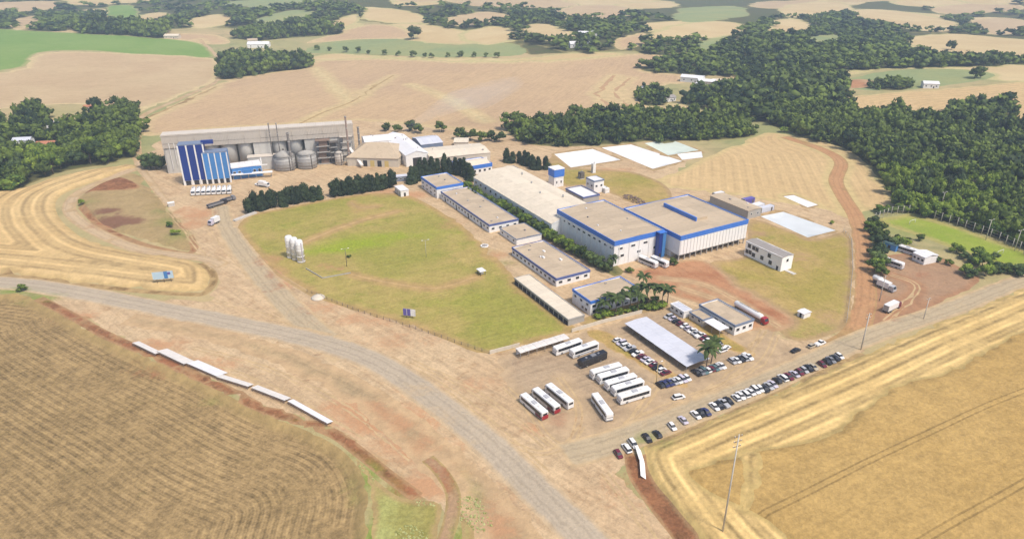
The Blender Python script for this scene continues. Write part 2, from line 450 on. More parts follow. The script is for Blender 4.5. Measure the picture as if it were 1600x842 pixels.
GM['bank2'] = ground_mat('brown_verge_bank', (0.22, 0.145, 0.075), (0.26, 0.18, 0.09), dark=(0.13, 0.085, 0.04), fine=0.35, scale=0.06, edge_col=(0.36, 0.26, 0.14), edge_w=1.3, edge_amp=2.6, mottle=0.8)
GM['verge'] = ground_mat('weedy_verge', (0.25, 0.23, 0.075), (0.28, 0.24, 0.10), dark=(0.18, 0.19, 0.05), fine=0.28, scale=0.05, edge_col=(0.34, 0.25, 0.13), edge_w=2.5, edge_amp=3, green=(0.36, 0.37, 0.13))
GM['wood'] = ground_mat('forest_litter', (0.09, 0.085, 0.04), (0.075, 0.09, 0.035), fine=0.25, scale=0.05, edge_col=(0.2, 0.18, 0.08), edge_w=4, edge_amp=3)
GM['liner'] = None

# --- far country
zone('far_wood_floor', 'dark floor of the far woods', 'wood', [(-300, -70), (1900, -70), (1900, 90), (1440, 90), (1400, 66), (1100, 50), (1000, 80), (830, 86), (660, 46), (560, 30), (420, 46), (250, 40), (0, 52), (-300, 60)], smooth=False)
for pts, m in [
    ([(555, 12), (640, 18), (668, 34), (640, 38), (560, 30)], 'cream'), ([(600, 40), (690, 38), (790, 52), (800, 66), (690, 70), (620, 62)], 'cream'),
    ([(815, 42), (895, 46), (900, 53), (840, 52)], 'cream'), ([(995, 38), (1080, 33), (1150, 36), (1155, 46), (1010, 50)], 'cream'),
    ([(1195, 34), (1235, 28), (1280, 40), (1205, 46)], 'pale'), ([(1325, 16), (1400, 18), (1490, 26), (1470, 34), (1345, 26)], 'cream'),
    ([(195, 34), (240, 20), (270, 26), (240, 37)], 'cream'), ([(165, 12), (210, 10), (212, 32), (172, 36)], 'green'),
    ([(-60, 8), (80, 2), (90, 14), (-60, 22)], 'pale'), ([(700, -4), (900, 0), (880, 12), (740, 10)], 'pale'), ([(910, 4), (1040, 2), (1050, 12), (930, 16)], 'cream'),
    ([(1180, 4), (1330, -2), (1340, 8), (1200, 14)], 'pale'), ([(1400, 0), (1560, 2), (1580, 12), (1420, 10)], 'cream'), ([(1500, 30), (1560, 28), (1580, 40), (1520, 42)], 'pale'),
    ([(330, 4), (460, 0), (540, 6), (420, 14)], 'sage'), ([(80, 48), (165, 26), (172, 32), (110, 52)], 'pink'), ([(610, 0), (680, -4), (690, 6), (630, 10)], 'cream'),
    ([(1405, 64), (1480, 53), (1600, 62), (1720, 66), (1720, 86), (1500, 86)], 'cream'), ([(940, 52), (990, 50), (1000, 58), (950, 62)], 'sage'),
    ([(860, 22), (960, 18), (970, 26), (880, 30)], 'pale'), ([(1060, 14), (1150, 10), (1160, 20), (1080, 22)], 'sage'), ([(240, 54), (330, 54), (360, 66), (330, 70), (250, 62)], 'pink'),
    ([(120, 18), (160, 14), (166, 22), (124, 26)], 'pale'), ([(430, 46), (500, 40), (560, 36), (560, 44), (470, 56)], 'cream')]:
    zone('far_field', 'pale far field between the woods', m, pts)
zone('far_field', 'sage green field behind the hedge', 'sage', [(478, 82), (520, 64), (600, 60), (700, 70), (800, 68), (815, 86), (700, 90), (560, 84)])
zone('far_field', 'pink ploughed far field', 'pink', [(480, 66), (560, 42), (610, 40), (640, 50), (640, 60), (560, 62), (510, 66)])
# --- middle distance
zone('green_field', 'bright green crop field', 'green', [(-200, 46), (100, 51), (250, 60), (318, 70), (330, 90), (240, 89), (150, 80), (60, 83), (20, 108), (-200, 140)])
zone('upper_field', 'pale stubble field above the grove', 'pale', [(-200, 142), (20, 110), (62, 85), (150, 82), (335, 92), (350, 104), (335, 128), (220, 175), (205, 182), (150, 165), (60, 165), (-60, 180), (-200, 215)])
zone('hill_field', 'broad reddish stubble field behind the plant', 'pink', [(222, 212), (226, 188), (345, 130), (410, 108), (480, 98), (560, 86), (800, 94), (1000, 84), (1060, 100), (1075, 128), (1000, 140), (1015, 165), (1070, 182), (900, 198), (800, 210), (560, 205), (400, 210), (300, 208)])
zone('hill_field', 'yellowish stubble strip along the far hedge', 'cream', [(470, 95), (520, 84), (600, 88), (800, 92), (880, 84), (960, 82), (960, 88), (800, 98), (600, 93), (520, 94)])
zone('straw_field', 'straw field beyond the right wood', 'field_r', [(1300, 172), (1325, 152), (1440, 142), (1600, 128), (1760, 118), (1760, 215), (1600, 203), (1560, 196), (1500, 200), (1470, 188), (1380, 178)])
zone('straw_field', 'pale straw strip on the far rise', 'cream', [(1210, 108), (1300, 112), (1440, 104), (1600, 98), (1760, 98), (1760, 122), (1600, 128), (1540, 124), (1400, 108), (1320, 118)])
zone('sage_field', 'olive field on the far rise', 'sage', [(1318, 126), (1400, 110), (1470, 108), (1535, 112), (1548, 122), (1430, 140), (1340, 140)])
zone('straw_field', 'reddish soil patch on the far rise', 'red', [(1310, 130), (1340, 124), (1368, 128), (1360, 136), (1330, 138)])
zone('straw_field', 'small pale clearing', 'cream', [(1040, 165), (1075, 160), (1130, 182), (1090, 188)])
zone('harvested_field', 'large harvested field right of the plant', 'field_r', [(985, 300), (1000, 285), (1060, 268), (1105, 246), (1180, 214), (1210, 208), (1290, 222), (1335, 238), (1370, 275), (1405, 322), (1350, 330), (1300, 350), (1200, 322), (1100, 316)], ref=[(1290, 222), (1335, 238), (1370, 275), (1405, 322), (1440, 360)])
zone('striped_field', 'striped stubble field inside the bend', 'swath', [(-200, 305), (0, 300), (100, 274), (200, 258), (210, 264), (150, 283), (95, 306), (88, 330), (110, 358), (160, 384), (300, 408), (324, 420), (326, 440), (308, 455), (200, 450), (0, 426), (-200, 405)], ref=[(212, 262), (150, 283), (95, 306), (88, 330), (110, 358), (160, 384), (300, 408), (324, 420), (326, 440), (308, 455), (200, 450), (0, 426), (-300, 400)])
# --- the plant's ground
zone('dirt_yard', 'pale packed dirt around the plant', 'dirt', [(215, 262), (240, 225), (300, 205), (560, 188), (800, 212), (870, 228), (1090, 236), (1060, 268), (1000, 288), (1150, 305), (1300, 330), (1345, 350), (1352, 440), (1340, 520), (1352, 548), (1000, 700), (960, 740), (1010, 790), (1080, 860), (1080, 1000), (560, 1000), (720, 842), (690, 790), (640, 770), (560, 700), (520, 668), (420, 636), (320, 588), (215, 538), (100, 482), (60, 462), (330, 470), (345, 440), (305, 395), (285, 362), (262, 318), (232, 280)], smooth=False)
zone('dry_lawn', 'large dry lawn below the hedge', 'lawn', [(371, 362), (388, 338), (430, 328), (500, 314), (580, 302), (630, 304), (655, 312), (700, 338), (752, 378), (798, 426), (842, 470), (886, 502), (905, 518), (880, 522), (765, 552), (700, 532), (640, 508), (560, 486), (500, 467), (478, 452), (440, 428), (400, 394)])
zone('rough_grass', 'rough grass by the ponds', 'lawn2', [(855, 262), (868, 242), (900, 262), (960, 266), (1000, 272), (1040, 290), (1046, 312), (990, 318), (930, 290), (880, 290)])
zone('rough_grass', 'grass slope right of the main hall', 'lawn2', [(1168, 350), (1190, 345), (1270, 372), (1318, 362), (1330, 372), (1334, 420), (1326, 500), (1300, 522), (1250, 532), (1215, 516), (1160, 462), (1108, 412), (1165, 400)])
zone('red_apron', 'reddish gravel apron in front of the main hall', 'red', [(998, 424), (1040, 412), (1102, 408), (1160, 452), (1240, 498), (1212, 518), (1150, 516), (1100, 478), (1050, 462), (1016, 446)])
zone('parking_lot', 'dusty parking ground with buses and cars', 'lot', [(778, 560), (860, 536), (930, 516), (1010, 488), (1060, 480), (1120, 520), (1200, 515), (1240, 545), (1330, 536), (1352, 545), (1200, 610), (990, 692), (900, 704), (850, 680), (800, 620)], smooth=False)
zone('grass_strip', 'narrow grass strip between buses and cars', 'strip', [(918, 522), (948, 518), (1010, 556), (1062, 588), (1075, 604), (1055, 602), (1000, 572)])
zone('grass_strip', 'grass verge behind the second car row', 'strip', [(1062, 494), (1080, 490), (1140, 528), (1180, 552), (1165, 556), (1120, 536)])
zone('garden_ground', 'planted ground around the office', 'lawn2', [(925, 492), (1000, 470), (1040, 470), (1040, 482), (1000, 490), (930, 508), (905, 504)])
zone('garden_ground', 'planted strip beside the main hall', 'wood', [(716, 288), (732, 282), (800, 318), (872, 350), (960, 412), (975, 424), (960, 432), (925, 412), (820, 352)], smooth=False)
zone('cut_wheat', 'cut wheat rows along the road', 'cut', [(1005, 700), (1040, 684), (1200, 618), (1350, 554), (1600, 450), (1900, 325), (2100, 600), (2100, 1100), (1150, 1100), (1080, 845), (1040, 790), (1010, 740)], smooth=False, ref=[(1150, 930), (1075, 842), (1040, 790), (1010, 740), (1006, 702), (1040, 684), (1200, 618), (1350, 554), (1600, 450), (1900, 325)])
zone('standing_wheat', 'golden standing wheat', 'wheat', [(2100, 330), (1700, 482), (1600, 524), (1480, 588), (1400, 610), (1300, 684), (1240, 702), (1180, 712), (1100, 736), (1075, 745), (1110, 775), (1180, 808), (1230, 850), (1330, 1000), (1400, 1100), (2100, 1100)])
zone('cut_wheat', 'cut swath inside the standing wheat', 'cut', [(1155, 795), (1160, 738), (1150, 715), (1180, 712), (1190, 740), (1172, 800)], ref=[(1150, 810), (1150, 715), (1180, 705)])
zone('brown_stubble', 'brown stubble field below the road', 'stub', [(-400, 448), (0, 460), (52, 468), (95, 490), (170, 528), (300, 590), (420, 648), (500, 682), (548, 716), (575, 770), (570, 842), (590, 1100), (-700, 1100)], ref=[(-300, 440), (60, 468), (110, 492), (215, 545), (320, 592), (420, 642), (515, 674), (560, 705), (585, 760), (580, 842), (600, 1000)])
zone('island', 'rough ground inside the track loop', 'island', [(120, 318), (140, 298), (175, 282), (212, 272), (235, 300), (268, 332), (298, 376), (292, 392), (215, 372), (150, 345)])
for pts, wd in (([(60, 466), (110, 492), (160, 520), (215, 545), (320, 592), (420, 642), (515, 674), (560, 705), (606, 742), (652, 776)], 3.6), ([(127, 324), (158, 354), (215, 379), (260, 391), (292, 396), (304, 388), (296, 368)], 3.2),
                ([(312, 412), (330, 424), (334, 440), (322, 456), (300, 460), (200, 453), (100, 441), (-100, 418)], 3.2), ([(992, 708), (1000, 745), (1036, 796), (1072, 842), (1130, 930)], 5.6), ([(1010, 698), (1100, 661), (1200, 617), (1350, 553)], 1.6),
                ([(370, 366), (400, 398), (440, 432), (490, 463)], 1.6), ([(700, 742), (745, 765), (775, 805), (790, 860), (795, 950)], 2.0)):
    poly, cl = ribbon(pts, wd * 1.15, jit=1.4)
    zone('soil_bank', 'cut bank of bare red soil', 'bank2' if pts[0][0] in (1010, 370, 312, 700) else 'bank', poly=poly)
zone('weedy_verge', 'weedy verge beside the farm track', 'verge', [(556, 716), (590, 752), (630, 778), (688, 788), (682, 842), (690, 1000), (570, 1000), (582, 842), (580, 770)])
zone('weedy_verge', 'weedy verge between track and road', 'verge', [(705, 738), (722, 728), (748, 762), (772, 812), (778, 860), (780, 1000), (728, 1000), (722, 842), (718, 800)])
zone('pitch', 'bright green sports pitch', 'pitch', [(1372, 346), (1400, 338), (1430, 336), (1500, 356), (1600, 390), (1720, 418), (1720, 440), (1600, 424), (1540, 408), (1450, 374)])
zone('lorry_lot', 'pinkish gravel lorry lot', 'rlot', [(1372, 420), (1385, 400), (1450, 396), (1500, 418), (1530, 440), (1450, 482), (1366, 522), (1362, 470)])
zone('dug_soil', 'dark dug soil heap', 'bank', [(132, 302), (180, 282), (212, 290), (216, 300), (170, 303)])
for px, w_, mt in (([(492, 106), (518, 132), (548, 160)], 5, 'pale'), ([(468, 194), (505, 176), (548, 160), (585, 136), (615, 118)], 2.6, 'bank2'), ([(640, 132), (690, 150), (735, 175), (760, 190)], 4, 'pale'), ([(960, 118), (935, 150), (975, 178)], 4, 'red'), ([(985, 122), (962, 148), (1005, 180)], 3, 'red'), ([(338, 136), (290, 158), (226, 186)], 3, 'bank2'), ([(468, 382), (520, 360), (570, 343), (622, 330)], 1.6, 'strip'), ([(548, 316), (562, 324), (590, 322)], 1.4, 'bank2'), ([(548, 428), (600, 440), (680, 450), (745, 432)], 1.0, 'strip')):
    poly, _c = ribbon(px, w_, jit=1.0)
    zone('field_track', 'faint track across the hill field', mt, poly=poly)
GM['rut'] = ground_mat('wheel_rut', (0.365, 0.265, 0.165), (0.40, 0.295, 0.185), dark=(0.31, 0.21, 0.125), fine=0.2, scale=0.05, edge_col=(0.45, 0.335, 0.215), edge_w=0.55, edge_amp=0.9)
for px in ([(905, 664), (884, 690), (846, 704), (800, 690)], [(786, 606), (822, 640), (852, 684), (900, 716)], [(640, 566), (720, 604), (790, 648), (850, 700)], [(606, 560), (700, 612), (770, 668), (850, 740)], [(420, 490), (520, 548), (600, 580)], [(322, 360), (372, 416), (450, 500), (530, 556)],
           [(330, 470), (430, 500), (520, 524)], [(870, 590), (900, 640), (890, 690)], [(1210, 520), (1180, 570), (1080, 620)], [(1190, 514), (1130, 590), (1000, 650), (930, 700)], [(1040, 560), (1010, 620), (960, 680)], [(940, 740), (985, 800), (1040, 880)], [(1060, 450), (1120, 470), (1200, 505)], [(1030, 436), (1110, 450), (1215, 512)], [(260, 330), (300, 380), (330, 420)],
           [(1390, 430), (1430, 450), (1380, 500)], [(270, 560), (380, 590), (480, 640), (560, 690)], [(300, 545), (420, 580), (540, 640), (640, 720)]):
    for off in (0, 1.9):
        w_ = np.array([tuple(ground(c[0], c[1]))[:2] for c in smooth_poly(px, False, 6)])
        d_ = np.gradient(w_, axis=0); d_ /= np.linalg.norm(d_, axis=1)[:, None]; n_ = np.stack([-d_[:, 1], d_[:, 0]], 1)
        zone('wheel_rut', 'wheel rut worn into the dirt', 'rut', poly=densify(np.concatenate([w_ + n_ * (off + .38), (w_ + n_ * (off - .38))[::-1]]), True, .5, len(ZONES)))
poly, _c = ribbon([(200, 498), (300, 515), (420, 548), (520, 590), (600, 640), (680, 710), (760, 790), (840, 900)], 9, w2=15, jit=1.5)
zone('road_shoulder', 'worn grey brown shoulder below the main road', 'shoulder', poly=poly)
# --- roads
def road(name, label, mat, px, w, w2=None):
    poly, c = ribbon(px, w, w2=w2, jit=0.25)
    zone(name, label, mat, poly=poly, lat=c)
road('dirt_track', 'pale dirt track past the grove', 'paledirt', [(312, 62), (340, 90), (345, 112), (335, 130), (280, 155), (222, 182), (214, 205), (216, 250), (222, 262)], 6)
road('dirt_track', 'pale track round the island', 'paledirt', [(222, 262), (190, 272), (140, 292), (112, 312), (112, 335), (150, 362), (220, 390), (320, 404), (350, 415)], 7)
road('dirt_track', 'dirt track beside the granary', 'paledirt', [(220, 264), (240, 290), (264, 322)], 5)
road('side_road', 'dusty side road to the grain plant', 'road2', [(345, 322), (352, 352), (385, 400), (430, 455), (490, 515), (545, 556)], 10, 13)
road('red_track', 'red dirt track up the harvested field', 'reddirt', [(1225, 214), (1285, 234), (1314, 254), (1306, 282), (1318, 308), (1340, 345), (1350, 400), (1352, 470), (1335, 520), (1290, 548)], 9)
road('farm_track', 'narrow farm track in the corner', 'track2', [(668, 716), (690, 738), (708, 772), (704, 815), (690, 860), (670, 960)], 4.2)
road('plant_road', 'paved road past the wheat', 'road2', [(1900, 318), (1600, 436), (1480, 484), (1350, 528), (1200, 596), (1060, 652), (960, 690), (880, 712)], 9, 12)
road('main_road', 'grey asphalt main road', 'road', [(-300, 420), (0, 441), (120, 457), (240, 480), (400, 512), (520, 540), (600, 572), (680, 626), (760, 690), (830, 758), (920, 846), (1010, 950), (1080, 1040)], 11.5)
# --- ponds
for pts, l in (([(866, 241), (926, 233), (970, 250), (892, 262)], 'white covered effluent pond nearest the water tower'), ([(940, 231), (986, 226), (1066, 252), (1020, 264)], 'long white covered pond in the middle'),
               ([(1007, 224), (1048, 218), (1092, 235), (1044, 243)], 'greenish white pond by the wood'), ([(1058, 241), (1096, 237), (1098, 246), (1066, 250)], 'small white basin beside the ponds'),
               ([(1188, 338), (1224, 331), (1306, 360), (1262, 371)], 'large pale blue lined pond'), ([(1224, 307), (1240, 305), (1278, 320), (1262, 324)], 'small pale pond in the harvested field')):
    zone('pond_bank', 'brown earth rim of a pond', 'lawn2', [((p[0] - sum(q[0] for q in pts) / 4) * 1.09 + sum(q[0] for q in pts) / 4, (p[1] - sum(q[1] for q in pts) / 4) * 1.16 + sum(q[1] for q in pts) / 4) for p in pts], smooth=False)
    zone('pond', l, 'water2' if 'blue' in l else 'water3' if 'greenish' in l else 'water', pts, smooth=False, jitter=0, pond=True)
# --- wood floors
WOODS = {
 'right': [(1204, 196), (1215, 178), (1262, 172), (1330, 182), (1400, 182), (1480, 192), (1600, 206), (1800, 222), (1800, 440), (1640, 405), (1600, 388), (1500, 354), (1420, 332), (1402, 322), (1372, 276), (1335, 240), (1288, 222)],
 'middle': [(800, 212), (806, 198), (850, 194), (960, 180), (1060, 184), (1140, 192), (1172, 202), (1172, 214), (1100, 220), (1000, 222), (900, 229), (830, 226)],
 'grove': [(-200, 225), (0, 200), (40, 178), (62, 166), (85, 192), (110, 205), (145, 182), (180, 168), (208, 170), (212, 195), (208, 246), (100, 268), (40, 290), (0, 300), (-200, 320)],
 'square': [(344, 118), (350, 96), (400, 90), (478, 96), (480, 106), (430, 113), (352, 124)],
 'upper': [(1002, 110), (1030, 98), (1100, 84), (1200, 62), (1300, 50), (1420, 62), (1404, 70), (1440, 88), (1600, 94), (1760, 92), (1760, 100), (1600, 102), (1300, 110), (1215, 108), (1150, 118), (1060, 116)],
 'hollow': [(1066, 158), (1090, 148), (1130, 140), (1190, 116), (1260, 110), (1318, 128), (1322, 166), (1300, 172), (1200, 190), (1150, 190), (1110, 176)],
 'spur': [(1478, 188), (1490, 172), (1550, 166), (1586, 174), (1580, 186), (1540, 196), (1500, 200)],
 'belt': [(122, 52), (136, 40), (200, 42), (254, 46), (254, 60), (200, 56)],
 'strip': [(362, 58), (400, 48), (450, 44), (524, 46), (530, 54), (450, 60), (400, 64)],
 'knot': [(990, 150), (1000, 142), (1040, 146), (1046, 160), (1012, 166)],
 'rise': [(1355, 136), (1380, 126), (1420, 130), (1420, 138), (1390, 142)],
 'top left': [(-200, 24), (0, 22), (60, 28), (130, 22), (165, 26), (120, 44), (80, 50), (0, 46), (-200, 44)],
 'top middle': [(250, 34), (330, 24), (480, 8), (560, 12), (555, 34), (480, 42), (380, 40), (260, 46)],
 'top centre': [(668, 36), (700, 20), (800, 20), (900, 30), (1000, 42), (1000, 60), (960, 78), (880, 80), (800, 60), (700, 44)],
 'top right': [(1000, 60), (1020, 50), (1160, 46), (1200, 30), (1320, 20), (1500, 30), (1700, 40), (1700, 60), (1480, 52), (1300, 50), (1180, 62), (1060, 84), (990, 80)],
}
CLEAR = [([(1010, 50), (1080, 38), (1150, 38), (1165, 46), (1100, 52)], 'cream'), ([(1195, 42), (1230, 32), (1285, 42), (1215, 48)], 'cream'), ([(1325, 20), (1400, 20), (1495, 30), (1480, 38), (1360, 30)], 'cream'),
 ([(700, 26), (760, 20), (800, 26), (720, 32)], 'pale'), ([(812, 44), (850, 40), (902, 50), (850, 54)], 'cream'), ([(870, 14), (940, 8), (1000, 16), (900, 22)], 'pale'), ([(1050, 20), (1120, 14), (1170, 20), (1080, 26)], 'sage'),
 ([(1510, 34), (1570, 30), (1640, 38), (1560, 44)], 'pale'), ([(1220, 10), (1300, 4), (1330, 12), (1240, 18)], 'cream'), ([(290, 30), (340, 24), (370, 30), (310, 36)], 'cream'), ([(400, 26), (460, 18), (500, 22), (430, 32)], 'sage'),
 ([(20, 30), (60, 26), (70, 32), (26, 38)], 'pink'), ([(520, 30), (556, 24), (560, 30), (530, 36)], 'cream'), ([(720, 52), (770, 44), (812, 52), (760, 60)], 'cream'), ([(1090, 64), (1140, 58), (1150, 66), (1100, 70)], 'sage'),
 ([(1460, 8), (1560, 4), (1600, 10), (1480, 14)], 'pale'), ([(960, 60), (1005, 54), (1010, 62), (970, 68)], 'pink'), ([(1260, 60), (1300, 55), (1320, 62), (1275, 66)], 'sage'), ([(600, -10), (700, -14), (740, -8), (640, -4)], 'pale'), ([(100, -6), (220, -12), (260, -6), (140, 0)], 'cream'),
 ([(880, -10), (1000, -16), (1060, -8), (920, -2)], 'cream'), ([(1280, -14), (1420, -20), (1480, -12), (1320, -6)], 'pale'), ([(300, -14), (420, -18), (460, -12), (340, -8)], 'sage'), ([(1500, -8), (1640, -14), (1700, -6), (1540, -2)], 'cream')]
WOODP = {k: gpoly(v) for k, v in WOODS.items()}
for k, v in WOODP.items():
    zone('wood_floor', 'shaded floor of a wood', 'wood', poly=v)
for pts, m in CLEAR:
    cy = sum(c[1] for c in pts) / len(pts)
    zone('far_field', 'pale clearing between far woods', m, [(c[0], cy + 4 + (c[1] - cy) * 1.9) for c in pts])

def liner(name, c):
    s = NT(name); p = s.pos()
    a = s.noise(p, 0.06, 3, 0.5)
    b = s.noise(p, 0.5, 2, 0.6)
    col = s.mix(s.ramp(a, 0.35, 0.7), c, tuple(x * 0.9 for x in c))
    return s.bsdf(col, 0.42, spec=0.4, bump=b, bstr=0.1, bdist=0.05)
GM['water'] = liner('white_pond_cover', (0.80, 0.79, 0.77))
GM['water2'] = liner('pale_blue_water', (0.62, 0.645, 0.65))
GM['water3'] = liner('greenish_pond_water', (0.62, 0.68, 0.60))

# --- terrain offsets: cut fields lower or higher than the road, sunken ponds
OFFS = []
def zpoly(label):
    return [z[2] for z in ZONES if z[1] == label][0]
OFFS += [(zpoly('brown stubble field below the road'), -1.8, 4.0), (zpoly('cut wheat rows along the road'), 1.5, 4.0), (zpoly('striped stubble field inside the bend'), 1.6, 4.0), (zpoly('rough ground inside the track loop'), 2.0, 4.0)]
OFFS += [(zpoly('dark dug soil heap'), 1.2, 3.0), (zpoly('grey asphalt main road'), 0.25, 2.5)]
for z in ZONES:
    if z[4].get('pond'): OFFS.append((z[2], -1.0, 2.0))
    if z[0] == 'soil_bank' and len(OFFS) < 0: pass
WHEAT = zpoly('golden standing wheat')
OFFS.append((WHEAT, 0.75, 1.2))
def height(X, Y):
    X = np.atleast_1d(np.asarray(X, float)); Y = np.atleast_1d(np.asarray(Y, float))
    h = hills(X, Y)
    for poly, dz, w in OFFS:
        m = (X > poly[:, 0].min()) & (X < poly[:, 0].max()) & (Y > poly[:, 1].min()) & (Y < poly[:, 1].max())
        ii = np.nonzero(m)[0]
        if not len(ii): continue
        ins = inside(poly, X[ii], Y[ii])
        ii = ii[ins]
        if not len(ii): continue
        d, _ = seg_dist(poly, X[ii], Y[ii])
        h[ii] += dz * sstep(0, w, d)
    return h
def hz(x, y): return float(height([x], [y])[0])
def at(px, py, dz=0.0):
    v = ground(px, py); v.z = hz(v.x, v.y) + dz
    return v

# --- triangulate
def make_ground():
    pts = []
    d = 96.0; k = 0
    while d < 9000:
        st = 0.0118 if d < 700 else 0.016 if d < 2500 else 0.03
        n = int(2.05 / st)
        a = np.linspace(-1.02, 1.02, n) + (k % 2) * st / 2
        dd = d / np.maximum(np.cos(np.clip(a, -0.95, 0.95)), 0.6)
        jx, jy = rng.normal(0, 0.16 * st * d, n), rng.normal(0, 0.16 * st * d, n)
        pts.append(np.stack([dd * np.sin(a) + jx, dd * np.cos(a) + jy], 1))
        d *= 1 + st; k += 1
    for r in (30, 90, 250, 700, 2000, 6000, 12000):          # the rest of the country, round the camera
        a = np.linspace(1.1, 2 * math.pi - 1.1, 24)
        pts.append(np.stack([r * np.sin(a), r * np.cos(a)], 1))
    a = np.linspace(-1.1, 1.1, 20)
    pts.append(np.stack([12000 * np.sin(a), 12000 * np.cos(a)], 1)); pts.append(np.array([[0.0, 20.0], [0, 60.0], [35, 70], [-35, 70]]))
    P = np.concatenate(pts)
    co = [Vector(p) for p in P]
    ed = []
    for z in ZONES:
        o = len(co); q = z[2]
        co += [Vector(p) for p in q]
        ed += [(o + i, o + (i + 1) % len(q)) for i in range(len(q))]
    V, E, F, _, _, _ = delaunay_2d_cdt(co, ed, [], 0, 1e-3)
    V = np.array([(v.x, v.y) for v in V])
    F = np.array([f for f in F if len(f) == 3])
    a, b, c = V[F[:, 0]], V[F[:, 1]], V[F[:, 2]]
    area = (b[:, 0] - a[:, 0]) * (c[:, 1] - a[:, 1]) - (b[:, 1] - a[:, 1]) * (c[:, 0] - a[:, 0])
    F[area < 0] = F[area < 0][:, [0, 2, 1]]
    cen = (a + b + c) / 3
    zid = np.full(len(F), -1)
    for i, z in enumerate(ZONES):
        zid[inside(z[2], cen[:, 0], cen[:, 1])] = i
    Z = height(V[:, 0], V[:, 1])
    # distance to the nearest outline between two zones
    e = np.sort(np.concatenate([F[:, [0, 1]], F[:, [1, 2]], F[:, [2, 0]]]), 1)
    zz = np.tile(zid, 3)
    key = e[:, 0].astype(np.int64) * len(V) + e[:, 1]
    o = np.argsort(key, kind='stable'); ks, zs, es = key[o], zz[o], e[o]
    same = np.nonzero(ks[1:] == ks[:-1])[0]
    bd = same[zs[same] != zs[same + 1]]
    samp = []
    for i0, i1 in es[bd]:
        p, q = V[i0], V[i1]
        n = max(1, int(np.hypot(*(q - p)) / 1.0))
        for k in range(min(n, 12)): samp.append(p + (q - p) * k / min(n, 12))
    kd = kdtree.KDTree(len(samp))
    for i, p in enumerate(samp): kd.insert((p[0], p[1], 0), i)
    kd.balance()
    edge = np.array([kd.find((v[0], v[1], 0))[2] for v in V])
    # analytic-style normals so zones meet without a crease
    eps = 0.8
    nx = -(height(V[:, 0] + eps, V[:, 1]) - height(V[:, 0] - eps, V[:, 1])) / (2 * eps)
    ny = -(height(V[:, 0], V[:, 1] + eps) - height(V[:, 0], V[:, 1] - eps)) / (2 * eps)
    N = np.stack([nx, ny, np.ones(len(V))], 1); N /= np.linalg.norm(N, axis=1)[:, None]
    # worn and grown patches with a place of their own
    soil = np.zeros(len(V)); green = np.zeros(len(V))
    for arr, lst in ((soil, SOIL_SPOTS), (green, GREEN_SPOTS)):
        for px, py, rx, ry, s in lst:
            c0 = ground(px, py)
            q = ((V[:, 0] - c0.x) / rx) ** 2 + ((V[:, 1] - c0.y) / ry) ** 2
            arr[:] = np.maximum(arr, s * np.exp(-q))
    for ids in sorted(set(zid.tolist())):
        fs = F[zid == ids]
        used, inv = np.unique(fs, return_inverse=True)
        inv = inv.reshape(fs.shape)
        if ids < 0: name, label, mat, opt = 'farmland', 'open farmland between fields and woods', 'far', {}
        else: name, label, _, mat, opt = ZONES[ids]
        me = bpy.data.meshes.new(name)
        me.from_pydata(np.column_stack([V[used], Z[used]]).tolist(), [], inv.tolist())
        me.materials.append(GM[mat])
        for an, arr in (('edge', edge), ('soil', soil), ('green', green)):
            me.attributes.new(an, 'FLOAT', 'POINT').data.foreach_set('value', arr[used].astype(np.float32))
        if mat in ('field_r', 'cut', 'swath', 'stub'):
            rv = edge[used]
            if 'ref' in opt:
                rl = densify([tuple(ground(*c))[:2] for c in smooth_poly(opt['ref'], False, 6)], False)
                rv, _ = seg_dist(rl, V[used, 0], V[used, 1], closed=False)
            me.attributes.new('row', 'FLOAT', 'POINT').data.foreach_set('value', rv.astype(np.float32))
        if 'lat' in opt:
            dd, sd_ = seg_dist(opt['lat'], V[used, 0], V[used, 1], closed=False)
            me.attributes.new('lat', 'FLOAT', 'POINT').data.foreach_set('value', (dd * sd_).astype(np.float32))
        me.polygons.foreach_set('use_smooth', [True] * len(me.polygons))
        me.normals_split_custom_set_from_vertices(N[used].tolist())
        ob = link(name, me)
        tag(ob, label, name.replace('_', ' '), None, 'structure')

